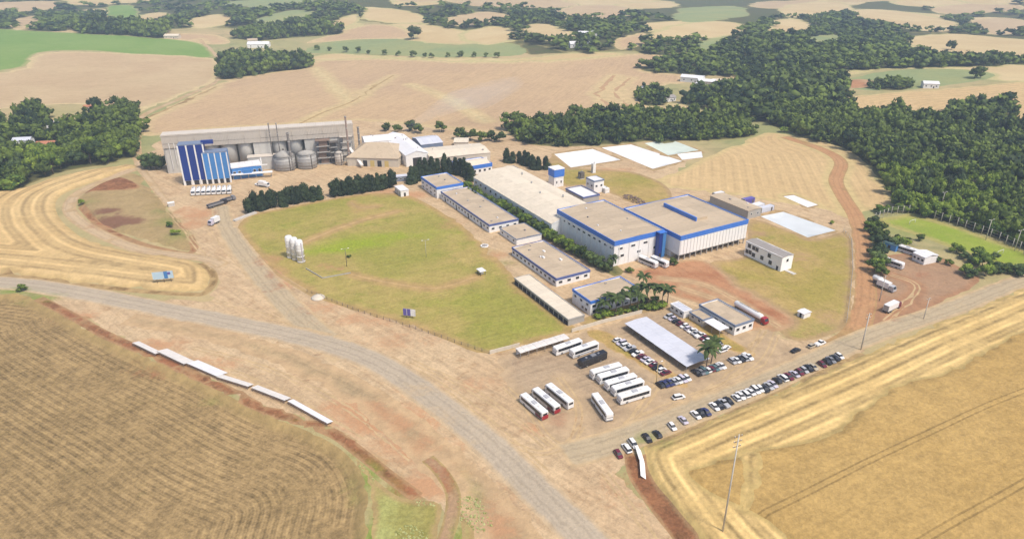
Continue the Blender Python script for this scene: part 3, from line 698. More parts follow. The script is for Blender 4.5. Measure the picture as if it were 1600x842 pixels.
SOIL_SPOTS = [(180, 350, 14, 8, 1.2), (165, 335, 9, 6, 1.0), (205, 352, 9, 6, 1.0), (420, 405, 8, 9, .8), (432, 425, 6, 8, .8), (445, 445, 8, 6, .7), (560, 500, 22, 8, .6), (620, 530, 24, 9, .5), (500, 480, 14, 8, .6),
              (660, 610, 14, 6, .5), (740, 600, 18, 8, .45), (400, 455, 10, 8, .4), (1100, 430, 14, 8, .6), (1160, 470, 12, 6, .6), (1060, 430, 10, 6, .5), (1420, 470, 12, 8, .6), (1440, 430, 10, 8, .5), (1380, 490, 10, 8, .6), (980, 770, 10, 14, .5), (600, 655, 26, 10, .85), (560, 640, 18, 8, .8), (640, 700, 22, 10, .7), (300, 570, 26, 8, .7), (240, 540, 18, 7, .7), (120, 495, 14, 6, .7), (660, 760, 12, 8, .8), (600, 300, 16, 10, .7), (645, 305, 12, 8, .9), (310, 335, 12, 12, .8), (300, 350, 10, 10, .8), (290, 330, 8, 14, .7),
              (1180, 365, 10, 5, .8), (850, 670, 9, 5, .8), (885, 660, 8, 7, .7), (1005, 425, 10, 6, .8), (880, 270, 14, 6, .5), (950, 265, 30, 8, .6), (1180, 490, 14, 8, .9), (820, 455, 9, 6, .7), (700, 350, 10, 10, .6), (770, 400, 10, 10, .6), (840, 455, 10, 10, .7),
              (1250, 400, 12, 8, .5), (1295, 500, 8, 14, .5), (1240, 405, 6, 4, .6), (1015, 560, 18, 4, .5), (1130, 545, 8, 4, .6), (500, 220, 30, 10, .3), (700, 735, 14, 10, .6), (780, 820, 10, 16, .7), (730, 790, 6, 8, .5), (960, 620, 8, 5, .3), (555, 330, 8, 4, .7), (510, 415, 7, 5, .7), (530, 420, 6, 4, .7)]
GREEN_SPOTS = [(560, 380, 20, 7, 1.0), (600, 370, 24, 7, .75), (520, 390, 16, 6, 1.0), (650, 366, 26, 9, .45), (490, 392, 8, 6, .8), (450, 350, 20, 10, .3), (700, 470, 24, 12, .3), (760, 395, 8, 5, .5), (790, 410, 8, 5, .5), (560, 350, 18, 6, .3), (820, 510, 20, 9, .35), (1420, 360, 22, 12, .6), (1480, 372, 20, 8, .5),
               (262, 350, 7, 9, .8), (280, 372, 7, 9, .9), (250, 335, 6, 7, .7), (140, 320, 7, 6, .7), (20, 455, 12, 3, .8), (60, 466, 9, 4, .9), (575, 745, 5, 10, .8), (600, 800, 5, 12, .7), (615, 775, 4, 8, .8), (590, 835, 6, 6, .9), (640, 800, 6, 9, .4), (720, 745, 4, 8, .6), (735, 790, 4, 10, .6), (725, 835, 4, 8, .8),
               (1210, 372, 14, 8, .3), (1020, 690, 6, 5, .8), (1290, 515, 10, 8, .5), (1230, 520, 12, 6, .4), (980, 280, 20, 8, .4), (900, 265, 12, 6, .5), (550, 715, 5, 4, .5), (340, 620, 8, 3, .4), (460, 655, 6, 3, .4)]
make_ground()

# ------------------------------------------------------------------ object materials
M = {}
M['tan_roof'] = noise_mat('tan_sheet_roof', (0.47, 0.37, 0.255), 0.14, 0.10, 0.65, dirt=(0.29, 0.22, 0.15), dirt_amt=0.6, obj_rand=0.09, ribs=0.9, rib_axis=0)
M['cream_roof'] = noise_mat('cream_sheet_roof', (0.66, 0.575, 0.45), 0.09, 0.08, 0.7, dirt=(0.48, 0.40, 0.3), dirt_amt=0.5, obj_rand=0.05, ribs=1.2, rib_axis=0)
M['lav_roof'] = noise_mat('pale_metal_roof', (0.56, 0.57, 0.63), 0.07, 0.2, 0.5, dirt=(0.42, 0.42, 0.46), dirt_amt=0.4, obj_rand=0.04, ribs=0.8, rib_axis=0)
M['grey_roof'] = noise_mat('grey_fibre_roof', (0.30, 0.27, 0.25), 0.15, 0.2, 0.8, dirt=(0.18, 0.16, 0.14), obj_rand=0.05, ribs=0.9, rib_axis=0)
M['white_roof'] = noise_mat('white_sheet_roof', (0.72, 0.71, 0.72), 0.06, 0.15, 0.5, dirt=(0.55, 0.52, 0.5), dirt_amt=0.35, obj_rand=0.03, ribs=1.0, rib_axis=0)
M['granary_roof'] = noise_mat('weathered_cream_roof', (0.56, 0.50, 0.43), 0.1, 0.06, 0.7, dirt=(0.4, 0.34, 0.28), dirt_amt=0.4, obj_rand=0.03, ribs=1.5, rib_axis=0)
M['blue'] = noise_mat('blue_fascia_paint', (0.045, 0.17, 0.58), 0.12, 0.3, 0.45, dirt=(0.13, 0.24, 0.5), dirt_amt=0.7)
M['blue_dark'] = noise_mat('deep_blue_cladding', (0.009, 0.034, 0.21), 0.14, 0.4, 0.4, obj_rand=0.08, ribs=0.7, rib_axis=0)
M['blue_mid'] = noise_mat('sky_blue_cladding', (0.06, 0.21, 0.50), 0.14, 0.4, 0.45, obj_rand=0.10, ribs=0.7, rib_axis=0)
M['blue_dull'] = noise_mat('dull_blue_fascia', (0.085, 0.12, 0.30), 0.18, 0.4, 0.55, dirt=(0.12, 0.13, 0.2), dirt_amt=0.5)
M['blue_grey'] = noise_mat('blue_grey_fascia', (0.17, 0.21, 0.30), 0.15, 0.4, 0.55)
M['white_wall'] = noise_mat('white_painted_wall', (0.77, 0.76, 0.745), 0.07, 0.3, 0.75, dirt=(0.5, 0.42, 0.35), dirt_amt=0.45)
M['cream_wall'] = noise_mat('cream_painted_wall', (0.56, 0.5, 0.41), 0.09, 0.3, 0.8, dirt=(0.38, 0.28, 0.2), dirt_amt=0.45)
M['grey_wall'] = noise_mat('grey_concrete', (0.36, 0.34, 0.31), 0.12, 0.2, 0.85, dirt=(0.24, 0.21, 0.18), dirt_amt=0.5)
M['beige_wall'] = noise_mat('beige_sheet_wall', (0.48, 0.43, 0.37), 0.1, 0.15, 0.75, dirt=(0.3, 0.25, 0.2), dirt_amt=0.45, ribs=1.0)
M['steel'] = noise_mat('galvanised_steel', (0.36, 0.35, 0.335), 0.14, 0.5, 0.6, metal=0.15, dirt=(0.3, 0.26, 0.22), dirt_amt=0.5)
M['dark_steel'] = noise_mat('dark_steelwork', (0.12, 0.105, 0.095), 0.2, 0.5, 0.6)
M['brown_steel'] = noise_mat('rusty_steelwork', (0.20, 0.14, 0.11), 0.25, 0.5, 0.75)
M['glass'] = noise_mat('dark_window_glass', (0.022, 0.026, 0.034), 0.1, 0.5, 0.12, spec=0.6)
M['dark'] = noise_mat('dark_opening', (0.035, 0.03, 0.03), 0.2, 0.5, 0.9)
M['rubber'] = noise_mat('tyre_rubber', (0.02, 0.02, 0.02), 0.2, 2.0, 0.85)
M['concrete'] = noise_mat('pale_concrete', (0.50, 0.47, 0.43), 0.12, 0.5, 0.85, dirt=(0.36, 0.3, 0.25))
M['lime'] = noise_mat('off_white_panel', (0.66, 0.62, 0.58), 0.1, 0.5, 0.8, dirt=(0.5, 0.45, 0.42), dirt_amt=0.5, ribs=0.5)
M['wood'] = noise_mat('weathered_post_wood', (0.2, 0.15, 0.11), 0.2, 1.0, 0.9)
M['bark'] = noise_mat('tree_bark', (0.12, 0.085, 0.06), 0.25, 1.0, 0.95)
M['palewood'] = noise_mat('pale_post', (0.55, 0.50, 0.44), 0.15, 1.0, 0.85)
M['yellow'] = noise_mat('faded_yellow_paint', (0.55, 0.42, 0.16), 0.15, 0.4, 0.6)
M['orange'] = noise_mat('orange_tile', (0.42, 0.17, 0.09), 0.2, 0.4, 0.8)
M['purple'] = noise_mat('violet_blue_print', (0.12, 0.1, 0.36), 0.15, 0.4, 0.6)
M['skyprint'] = noise_mat('pale_blue_print', (0.42, 0.56, 0.66), 0.1, 0.3, 0.6, dirt=(0.62, 0.66, 0.62), dirt_amt=0.8)
M['red'] = noise_mat('red_vehicle_paint', (0.32, 0.018, 0.03), 0.08, 0.5, 0.3, spec=0.5)
M['wine'] = noise_mat('wine_red_paint', (0.13, 0.012, 0.03), 0.08, 0.5, 0.3, spec=0.5)
for nm, c in (('white', (0.74, 0.73, 0.72)), ('silver', (0.42, 0.42, 0.44)), ('grey', (0.20, 0.20, 0.215)), ('black', (0.017, 0.016, 0.02)), ('maroon', (0.14, 0.018, 0.035)),
              ('navy', (0.03, 0.035, 0.12)), ('beige', (0.42, 0.36, 0.27)), ('lilac', (0.52, 0.48, 0.56)), ('teal', (0.10, 0.17, 0.18))):
    M['car_' + nm] = noise_mat(nm + '_car_paint', c, 0.05, 0.8, 0.28, spec=0.55)

TH = math.radians(-60.5)                      # the plant's long axis
ULONG, USHORT = Vector((math.cos(TH), math.sin(TH), 0)), Vector((-math.sin(TH), math.cos(TH), 0))

def rect(p0, p1, p2, H, snap=True):
    """Three roof corners in the photograph at height H -> centre on the ground, angle, length along p0-p1, width."""
    a, b, c = flat(*p0, H), flat(*p1, H), flat(*p2, H)
    u = (b - a); ang = math.atan2(u.y, u.x)
    if snap:
        k = round((ang - TH) / (math.pi / 2)); ang = TH + k * math.pi / 2
    U = Vector((math.cos(ang), math.sin(ang), 0)); N = Vector((-U.y, U.x, 0))
    L = (b - a).dot(U); W = (c - b).dot(N)
    cen = a + U * L / 2 + N * W / 2
    if not snap: cen = a + (b - a) / 2 + N * W / 2
    cen.z = 0
    return cen, ang, abs(L), abs(W)

def gable_panels(parent, L, W, z, rise, n, mat, axis='x', name='roof_panel', over=0.0, th=0.14):
    """Roof sheets: n strips on each slope, every strip its own object on shared meshes."""
    seg = L / n
    hw = W / 2 + over
    for s in (-1, 1):
        b = MB()
        vs = [(-seg / 2 + .03, 0, rise), (seg / 2 - .03, 0, rise), (seg / 2 - .03, s * hw, 0), (-seg / 2 + .03, s * hw, 0)]
        vs += [(x, y, q - th) for x, y, q in vs]
        fs = [(0, 1, 2, 3), (7, 6, 5, 4), (0, 4, 5, 1), (1, 5, 6, 2), (2, 6, 7, 3), (3, 7, 4, 0)]
        if s > 0: b.add(vs, fs)
        else: b.add(vs, [tuple(reversed(f)) for f in fs])
        me = b.mesh(name, mat)
        for k in range(n):
            o = link(name, me, parent, ((-L / 2 + seg * (k + .5)), 0, z + (0.03 if k % 2 else 0)))
            o.location.y = s * 0.015
def walls(parent, L, W, H, mat, t=0.3, z0=0.0, name='wall', skip=()):
    for k, (c, d) in enumerate((((0, -W / 2 + t / 2, z0), (L, t, H)), ((L / 2 - t / 2, 0, z0), (t, W - 2 * t, H)), ((0, W / 2 - t / 2, z0), (L, t, H)), ((-L / 2 + t / 2, 0, z0), (t, W - 2 * t, H)))):
        if k in skip: continue
        MB().box(c, d).build(name, mat, parent)
def fascia(parent, L, W, z0, h, mat, t=0.35, out=0.18, mats=None):
    l, w = L + 2 * out, W + 2 * out
    for k, (c, d) in enumerate((((0, -w / 2 + t / 2, z0), (l, t, h)), ((l / 2 - t / 2, 0, z0), (t, w - 2 * t, h)), ((0, w / 2 - t / 2, z0), (l, t, h)), ((-l / 2 + t / 2, 0, z0), (t, w - 2 * t, h)))):
        MB().box(c, d).build('fascia', (mats or {}).get(k, mat), parent)
_win = {}
def win_mesh(w, h, frame='white_wall'):
    k = (round(w, 2), round(h, 2), frame)
    if k not in _win:
        b = MB()
        for x in (-w / 2 - .06, w / 2 + .06): b.box((x, 0, -h / 2 - .12), (.12, .16, h + .24))
        for z in (-h / 2 - .12, h / 2): b.box((0, 0, z), (w, .16, .12))
        _win[k] = b.mesh('window', M[frame]); _win[('p',) + k] = MB().box((0, 0, -h / 2), (w, 0.10, h)).mesh('pane', M['glass'])
    return _win[k]
def add_win(parent, w, h, loc, rz=0.0, frame='white_wall'):
    o = link('window', win_mesh(w, h, frame), parent, loc, rz)
    link('pane', _win[('p', round(w, 2), round(h, 2), frame)], o)
    return o
def wins(parent, side, L, W, n, w, h, z, x0=None, x1=None, frame='white_wall', xs=None, name='window'):
    """Windows along side 0 (-y), 1 (+x), 2 (+y), 3 (-x) of an L by W block."""
    span = L if side in (0, 2) else W
    x0 = -span / 2 + span / (2 * n) if x0 is None else x0
    x1 = span / 2 - span / (2 * n) if x1 is None else x1
    xs = xs or [x0 + (x1 - x0) * k / max(1, n - 1) for k in range(n)]
    for t in xs:
        if side == 0: loc, rz = (t, -W / 2 - .03, z), 0
        elif side == 2: loc, rz = (t, W / 2 + .03, z), math.pi
        elif side == 1: loc, rz = (L / 2 + .03, t, z), math.pi / 2
        else: loc, rz = (-L / 2 - .03, t, z), -math.pi / 2
        add_win(parent, w, h, loc, rz, frame)

def hall(name, label, cat, p0, p1, p2, H, roof='tan_roof', wall='white_wall', fas='blue', fh=1.2, rise=0.9, n=None, snap=True, z=0.0, group=None):
    c, a, L, W = rect(p0, p1, p2, H, snap)
    t = thing(name, label, cat, (c.x, c.y, z), a, group)
    h = H - z
    walls(t, L, W, h - 0.25, M[wall])
    if fas: fascia(t, L, W, h - fh, fh, M[fas])
    zr = h - 0.75 if fas and fh > 0.8 else h - 0.2
    gable_panels(t, L - (0.4 if fas else -0.6), W - (0.4 if fas else -0.6), zr, rise, n or max(2, round(L / 4.5)), M[roof])
    if L * W > 250 and name not in ('covered_walkway', 'blue_front_hall'):
        for k in range(int(L / 9)):
            x, y = random.uniform(-.44, .44) * L, random.uniform(-.36, .36) * W
            MB().box((x, y, zr - .1), (random.uniform(.5, 1.3), random.uniform(.5, 1.0), rise * (1 - 2 * abs(y) / W) + random.uniform(.45, .9))).build('roof_vent', M[random.choice(['steel', 'grey_roof', 'white_roof'])], t)
    return t, L, W

# ------------------------------------------------------------------ main hall and its neighbours
HB = 13.0
cB, aB, LB, WB = rect((1064, 369), (1172, 344), (1085, 303), HB)
_uB = (cB - USHORT * LB / 2).dot(USHORT)
_lo, _hi = 1030.0, 1080.0
for _ in range(40):
    _m = (_lo + _hi) / 2
    if flat(_m, 362 - (_m - 1030) * .23, 12.7).dot(USHORT) < _uB - .35: _lo = _m
    else: _hi = _m
t, L, W = hall('factory_hall', 'large factory hall with tan roof, white walls and bright blue fascia facing the lawn', 'factory', (871, 327), (962, 377), (_m, 362 - (_m - 1030) * .23), 12.7, n=12, fh=2.3, rise=1.0)
TOWER = Matrix.Translation(t.location) @ Matrix.Rotation(t.rotation_euler.z, 4, 'Z') @ Vector((L / 2 + .3, W / 2 - 3.2, 0))
for k in range(12): MB().box((-L / 2 + L * (k + .5) / 12, -W / 2 - .12, 0), (.35, .24, 10.2)).build('pilaster', M['white_wall'], t)
for k in range(5): MB().box((L / 2 + .12, -W / 2 + W * (k + .5) / 5, 0), (.24, .35, 10.2)).build('pilaster', M['white_wall'], t)
wins(t, 0, L, W, 11, 2.2, 0.9, 8.6)
wins(t, 1, L, W, 4, 2.4, 1.0, 8.4)
wins(t, 1, L, W, 3, 2.0, 1.2, 4.6)
MB().box((L * .02, -1.2, 11.95), (L * .8, .5, .9)).build('roof_ridge_vent', M['grey_roof'], t)
HALLA = t
t = thing('factory_hall', 'taller factory hall block with ribbed white panels over an open ground floor', 'factory', (cB.x, cB.y, 0), aB)
L, W = LB, WB
walls(t, L, W, HB - 3.5, M['white_wall'], z0=3.1)
fascia(t, L, W, HB - 2.3, 2.3, M['blue'])
gable_panels(t, W - .6, L - .6, HB - .8, .8, 10, M['tan_roof'])
for o in t.children:
    if o.name.startswith('roof_panel'):
        o.rotation_euler.z = math.pi / 2; o.location = (-o.location.y, o.location.x, o.location.z)
pm = MB().box((0, 0, 0), (1.2, .22, 7.2)).mesh('wall_panel', M['white_wall'])
npan = int(L / 2.0)
for k in range(npan): link('wall_panel', pm, t, (-L / 2 + L * (k + .5) / npan, -W / 2 - .11, 3.3))
MB().box((0, 0, 2.8), (L - .1, W - .1, .3)).build('floor_slab', M['grey_wall'], t)
MB().box((0, 3, 0), (L - 1, W - 6.5, 2.8)).build('ground_floor_core', M['white_wall'], t)
cm = MB().box((0, 0, 0), (.5, .5, 2.8)).mesh('column', M['grey_wall'])
for k in range(13): link('column', cm, t, (-L / 2 + .5 + (L - 1) * k / 12, -W / 2 + .6, 0))
for k in range(9): link('doorway', MB().box((0, 0, 0), (2.2, .1, 2.3)).mesh('doorway', M['dark']), t, (-L / 2 + 2 + (L - 4) * k / 8, -W / 2 + 3.2 + 3 - .02 - 2.99, 0.05))
# blue clerestory wall on the roof
a_, b_ = flat(1038, 319, HB + 1.2), flat(1088, 342, HB + 1.2)
li = t.matrix_basis.inverted()
t_m = Matrix.Translation(t.location) @ Matrix.Rotation(aB, 4, 'Z')
a_, b_ = t_m.inverted() @ a_, t_m.inverted() @ b_
MB().box(((a_.x + b_.x) / 2, (a_.y + b_.y) / 2, HB - .7), (.8, abs(a_.y - b_.y), 2.6)).build('blue_roof_wall', M['blue'], t)
MB().box(((a_.x + b_.x) / 2 + 4.0, (a_.y + b_.y) / 2, HB - .2), (7.0, abs(a_.y - b_.y) - .4, 1.5)).build('raised_roof', M['tan_roof'], t)
HALLB = t
# blue stair tower between the two
p = TOWER
t = thing('stair_tower', 'narrow bright blue stair tower between the two hall blocks', 'tower', (p.x, p.y, 0), TH + math.pi / 2)
MB().box((-1.0, -1.4, 0), (2.0, 2.6, 12.4)).build('dark_panel', M['blue_dark'], t)
MB().box((1.0, -1.5, 0), (1.9, 2.8, 12.5)).build('light_panel', M['blue_mid'], t)
MB().box((0, -1.5, 12.7), (4.2, 3.2, .3)).build('cap', M['blue'], t)
MB().box((-1.0, -2.74, 0), (1.2, .08, 2.3)).build('door', M['dark'], t)
# curved roof hall behind
c, a, L, W = rect((740, 273), (869, 344), (934, 318), 8.5)
t = thing('vaulted_hall', 'long factory hall with a low curved cream roof', 'factory', (c.x, c.y, 0), a)
walls(t, L, W, 7.0, M['white_wall'])
ns, na = 16, 8
for k in range(ns):
    for j in range(na):
        def arc(u): return (u - .5) * W * 1.02, 7.0 + 3.2 * math.sin(math.pi * max(0, min(1, u))) ** .8
        y0, z0 = arc(j / na); y1, z1 = arc((j + 1) / na)
        sg = L / ns
        key = 'vault%d' % j
        if key not in _win:
            vs = [(-sg / 2 + .04, y0, z0), (sg / 2 - .04, y0, z0), (sg / 2 - .04, y1, z1), (-sg / 2 + .04, y1, z1)]
            vs += [(x, y, q - .15) for x, y, q in vs]
            _win[key] = MB().add(vs, [(0, 1, 2, 3), (7, 6, 5, 4), (0, 4, 5, 1), (1, 5, 6, 2), (2, 6, 7, 3), (3, 7, 4, 0)]).mesh('roof_panel', M['cream_roof'])
        link('roof_panel', _win[key], t, (-L / 2 + sg * (k + .5), 0, .03 * (k % 2)))
for x in (-L / 2 + .1, L / 2 - .1):
    b = MB(); pr = [((u / 12 - .5) * W, 6.9 + 3.1 * math.sin(math.pi * u / 12) ** .8) for u in range(13)]
    q = [(y, z) for y, z in pr]
    b.loft([[(x - .1, y, z) for y, z in q] + [(x - .1, W / 2, 6.8), (x - .1, -W / 2, 6.8)], [(x + .1, y, z) for y, z in q] + [(x + .1, W / 2, 6.8), (x + .1, -W / 2, 6.8)]])
    b.build('gable', M['white_wall'], t)
wins(t, 0, L, W, 14, 2.0, 1.4, 4.5)
for k, (x, y) in enumerate(((-.1, .1), (.1, -.05), (-.3, .22), (.22, .2))):
    MB().tube((x * L, y * W, 9.2), (x * L, y * W, 11.2), .5, n=10).build('roof_ventilator', M['steel'], t)
# blue fronted hall further back
t, L, W = hall('blue_front_hall', 'small hall with pale roof and a curved royal blue front behind the hedge', 'factory', (722, 262), (768, 254), (745, 246), 6.0, roof='cream_roof', fh=2.4, rise=1.6)
wins(t, 0, L, W, 6, 1.6, 1.6, 2.0)
t, L, W = hall('flat_shed', 'small pale shed between the curved hall and dark trees', 'shed', (783, 262), (806, 268), (822, 263), 5.0, roof='cream_roof', fas='blue_grey', fh=.6)
wins(t, 1, L, W, 2, 1.2, 1.0, 2.6)
# low rows along the lawn
t, L, W = hall('workshop_block', 'two storey block with blue fascia at the head of the long low row', 'workshop', (658, 276), (680, 293), (723, 287), 7.0, fh=1.5, rise=.6)
wins(t, 0, L, W, 4, 1.8, 1.1, 3.9); wins(t, 0, L, W, 4, 1.8, 1.1, 1.5)
t, L, W = hall('long_low_building', 'long low building with tan roof and thin blue fascia beside the lawn', 'workshop', (689, 299), (760, 352), (805, 342), 4.6, fas='blue_dull', fh=1.0, rise=.6, n=14)
wins(t, 0, L, W, 16, 1.8, 1.1, 2.2); wins(t, 1, L, W, 4, 1.6, 1.1, 2.0)
for k in range(4): MB().box((-L * .4 + L * .25 * k, -W / 2 - .07, 0), (1.1, .08, 2.2)).build('door', M['dark'], t)
t, L, W = hall('link_building', 'short connecting building between the two low tan roofed rows', 'workshop', (781, 356), (806, 374), (840, 362), 3.4, fas='blue_grey', fh=.4, rise=.4)
wins(t, 0, L, W, 3, 1.4, 1.0, 1.7)
t, L, W = hall('canteen_building', 'low tan roofed building with stained roof and dark blue fascia near the office', 'workshop', (800, 386), (877, 433), (925, 417), 4.2, fas='blue_dull', fh=1.1, rise=.7, n=12)
wins(t, 0, L, W, 11, 1.8, 1.2, 1.9); wins(t, 1, L, W, 4, 1.8, 1.2, 1.9)
for q in ((-.2, .1), (-.05, -.12), (.1, .2)): MB().box((L * q[0], W * q[1], 3.9), (1.6, .9, .7)).build('roof_unit', M['white_wall'], t)
t, L, W = hall('covered_walkway', 'long narrow cream roofed shelter at the lawn edge', 'shelter', (804, 434), (881, 501), (904, 492), 3.0, roof='cream_roof', wall='grey_wall', fas='grey_wall', fh=.5, rise=.3, n=16)
for k in range(12): MB().box((-L / 2 + L * (k + .5) / 12, -W / 2 - .1, 0), (L / 16, .12, 1.9)).build('opening', M['dark'], t)
t, L, W = hall('office_building', 'two storey white office with blue fascia among palms', 'office', (895, 451), (926, 470), (998, 447), 6.6, fh=1.2, rise=.6)
wins(t, 0, L, W, 3, 1.5, 1.1, 4.2); wins(t, 0, L, W, 2, 1.5, 1.2, 1.6, xs=[1.2, 3.6])
wins(t, 1, L, W, 7, 1.8, 1.3, 4.1); wins(t, 1, L, W, 6, 1.9, 1.5, 1.5)
MB().box((L / 2 + 1.1, W * .2, 2.9), (2.0, 5, .3)).build('canopy', M['white_wall'], t)
# carport
c, a, L, W = rect((976, 504), (1076, 571), (1101, 551), 2.9)
t = thing('carport', 'long pale metal carport roof between the rows of parked cars', 'carport', (c.x, c.y, 0), a)
gable_panels(t, L, W, 2.65, .35, 12, M['lav_roof'])
pm = MB().tube((0, 0, 0), (0, 0, 2.6), .09, n=6).mesh('post', M['steel'])
for k in range(9):
    for s in (-1, 1): link('post', pm, t, (-L / 2 + .6 + (L - 1.2) * k / 8, s * (W / 2 - .4), 0))
for s in (-1, 1): MB().box((0, s * (W / 2 - .4), 2.35), (L - .6, .12, .18)).build('beam', M['steel'], t)
CARPORT = (c, a, L, W)
# gatehouse, canopy, pavilion
t, L, W = hall('gatehouse', 'gatehouse with tan roof and grey blue fascia next to the white tanker', 'gatehouse', (1093, 475), (1149, 508), (1176, 497), 4.6, fas='blue_grey', fh=.9, rise=.4)
wins(t, 0, L, W, 5, 1.8, 1.3, 2.2); wins(t, 1, L, W, 3, 1.6, 1.3, 2.2)
def open_roof(name, label, cat, p0, p1, p2, H, mat, post='steel', n=3, rise=0.15, snap=True, back=None, np_=3):
    c, a, L, W = rect(p0, p1, p2, H, snap)
    t = thing(name, label, cat, (c.x, c.y, 0), a)
    gable_panels(t, L, W, H - rise, rise, n, M[mat])
    for k in range(np_):
        for s in (-1, 1): MB().tube((-L / 2 + .3 + (L - .6) * k / (np_ - 1), s * (W / 2 - .3), 0), (-L / 2 + .3 + (L - .6) * k / (np_ - 1), s * (W / 2 - .3), H - .3), .1, n=6).build('post', M[post], t)
    if back: MB().box((0, back * (W / 2 - .15), 0), (L - .8, .2, H - .5)).build('back_wall', M['white_wall'], t)
    return t, L, W
open_roof('entrance_canopy', 'small bright white canopy before the gatehouse', 'canopy', (1100, 501), (1129, 515), (1142, 509), 3.3, 'white_roof')
t, L, W = hall('guard_room', 'low guard room with yellowish roof beside the gatehouse', 'gatehouse', (1078, 487), (1100, 499), (1112, 493), 3.2, roof='tan_roof', wall='cream_wall', fas='blue_grey', fh=.6, rise=.2, n=3)
wins(t, 0, L, W, 2, 1.4, 1.0, 1.8)
t, L, W = hall('pale_pavilion', 'small pavilion with pale lavender roof by the palms', 'pavilion', (1048, 474), (1068, 487), (1078, 482), 3.2, roof='lav_roof', fas='white_wall', fh=.4, rise=.2, n=4)
wins(t, 0, L, W, 3, 1.3, 1.0, 1.7)
t, L, W = open_roof('bus_shelter', 'long white roofed bus shelter along the cream wall', 'shelter', (813, 551), (892, 529), (886, 521), 2.9, 'lime', n=9, back=1, np_=7)
# white two storey house
c, a, L, W = rect((1166, 376), (1229, 400), (1237, 391), 7.4)
t = thing('white_house', 'white two storey building with scattered dark windows at the hall corner', 'building', (c.x, c.y, 0), a)
W = max(W, 6)
M['clean_white'] = noise_mat('clean_white_render', (0.86, 0.85, 0.84), 0.04, 0.3, 0.7, dirt=(0.7, 0.66, 0.62), dirt_amt=0.3)
walls(t, L, W, 7.2, M['clean_white'])
gable_panels(t, L + .5, W + .5, 7.1, .6, 6, M['grey_roof'])
for fx, fz in ((.075, 5.6), (.2, 5.5), (.29, 5.4), (.63, 5.3), (.03, 2.4), (.12, 2.6), (.22, 2.1), (.45, 2.6), (.68, 2.2)):
    add_win(t, 1.9, 2.0, (-L / 2 + fx * L + .8, -W / 2 - .03, fz))
add_win(t, 1.4, 1.4, (L / 2 + .03, 0, 5), math.pi / 2)
MB().box((L / 2 - 2, -W / 2 - .06, 0), (1.1, .08, 2.2)).build('door', M['dark'], t)
# walk beside it
p0, p1 = at(1180, 398), at(1245, 428)
t = thing('concrete_ramp', 'pale concrete walkway descending from the white house', 'walkway', (p0.x, p0.y, 0), math.atan2(p1.y - p0.y, p1.x - p0.x))
n_ = 8; ln = (p1 - p0).length
for k in range(n_): MB().box((ln * (k + .5) / n_, -1.2, 0), (ln / n_ - .06, 2.0, .22 + .03 * (k % 2))).build('slab', M['concrete'], t)
# hut on grass
t, L, W = hall('small_hut', 'tiny white hut alone on the grass by the red apron', 'hut', (1247, 485), (1257, 490), (1267, 486), 2.4, roof='white_roof', fas=None, rise=.4, n=2)
MB().box((0, -W / 2 - .05, 0), (.9, .06, 1.9)).build('door', M['dark'], t)
# water tower
c = flat(869, 292)
t = thing('water_tower', 'square water tower, white below and bright blue above', 'water tower', (c.x, c.y + 2.5, 0), TH + math.pi / 2)
MB().box((0, 0, 0), (6.8, 6.4, 6.6)).build('base', M['white_wall'], t)
MB().box((0, 0, 6.6), (7.4, 7.0, 4.6)).build('tank', M['blue'], t)
MB().box((0, 0, 11.2), (7.6, 7.2, .5)).build('roof', M['white_wall'], t)
for k in (-1, 0, 1): MB().box((k * 2.2, -3.28, 0), (.35, .2, 6.5)).build('pilaster', M['white_wall'], t)
wins(t, 0, 6.8, 6.4, 2, 1.0, 1.6, 3.2)
# plant room with pale green roof
t, L, W = hall('plant_room', 'low plant room with pale green roof and dark blue fascia behind the main hall', 'plant room', (884, 294), (912, 308), (937, 303), 5.0, roof='white_roof', fas='blue_dull', fh=.9, rise=.2, n=5, wall='grey_wall')
wins(t, 0, L, W, 4, 1.6, 1.0, 2.2)
t, L, W = hall('process_house', 'white process cabin raised behind the plant room', 'process cabin', (916, 277), (928, 283), (941, 279), 8.0, roof='white_roof', fas='blue_grey', fh=.8, rise=.3, n=3)
wins(t, 0, L, W, 2, 1.4, 1.2, 4.5); wins(t, 1, L, W, 2, 1.4, 1.2, 4.5)
for (px, py, d, lab) in ((934, 292, (4, 3, 3), 'white equipment box next to the process cabin'), (945, 300, (5, 3, 2.6), 'white equipment box at the hall corner'), (908, 279, (3, 3, 4), 'dark equipment box by the water tower'), (927, 270, (2.2, 2.2, 6), 'pale slim equipment tower behind the process cabin')):
    p = at(px, py)
    t = thing('equipment_box', lab, 'equipment', tuple(p), TH)
    mt = M['dark_steel'] if lab.startswith('dark') else M['white_wall']
    MB().box((0, 0, .3), d).build('casing', mt, t)
    MB().box((0, 0, 0), (d[0] + .4, d[1] + .4, .3)).build('plinth', M['concrete'], t)
    MB().tube((d[0] * .2, 0, d[2] + .3), (d[0] * .2, 0, d[2] + 1.4), .25, n=8).build('vent', M['steel'], t)
    MB().box((0, -d[1] / 2 - .04, .5), (d[0] * .4, .06, d[2] * .6)).build('door', M['steel'], t)
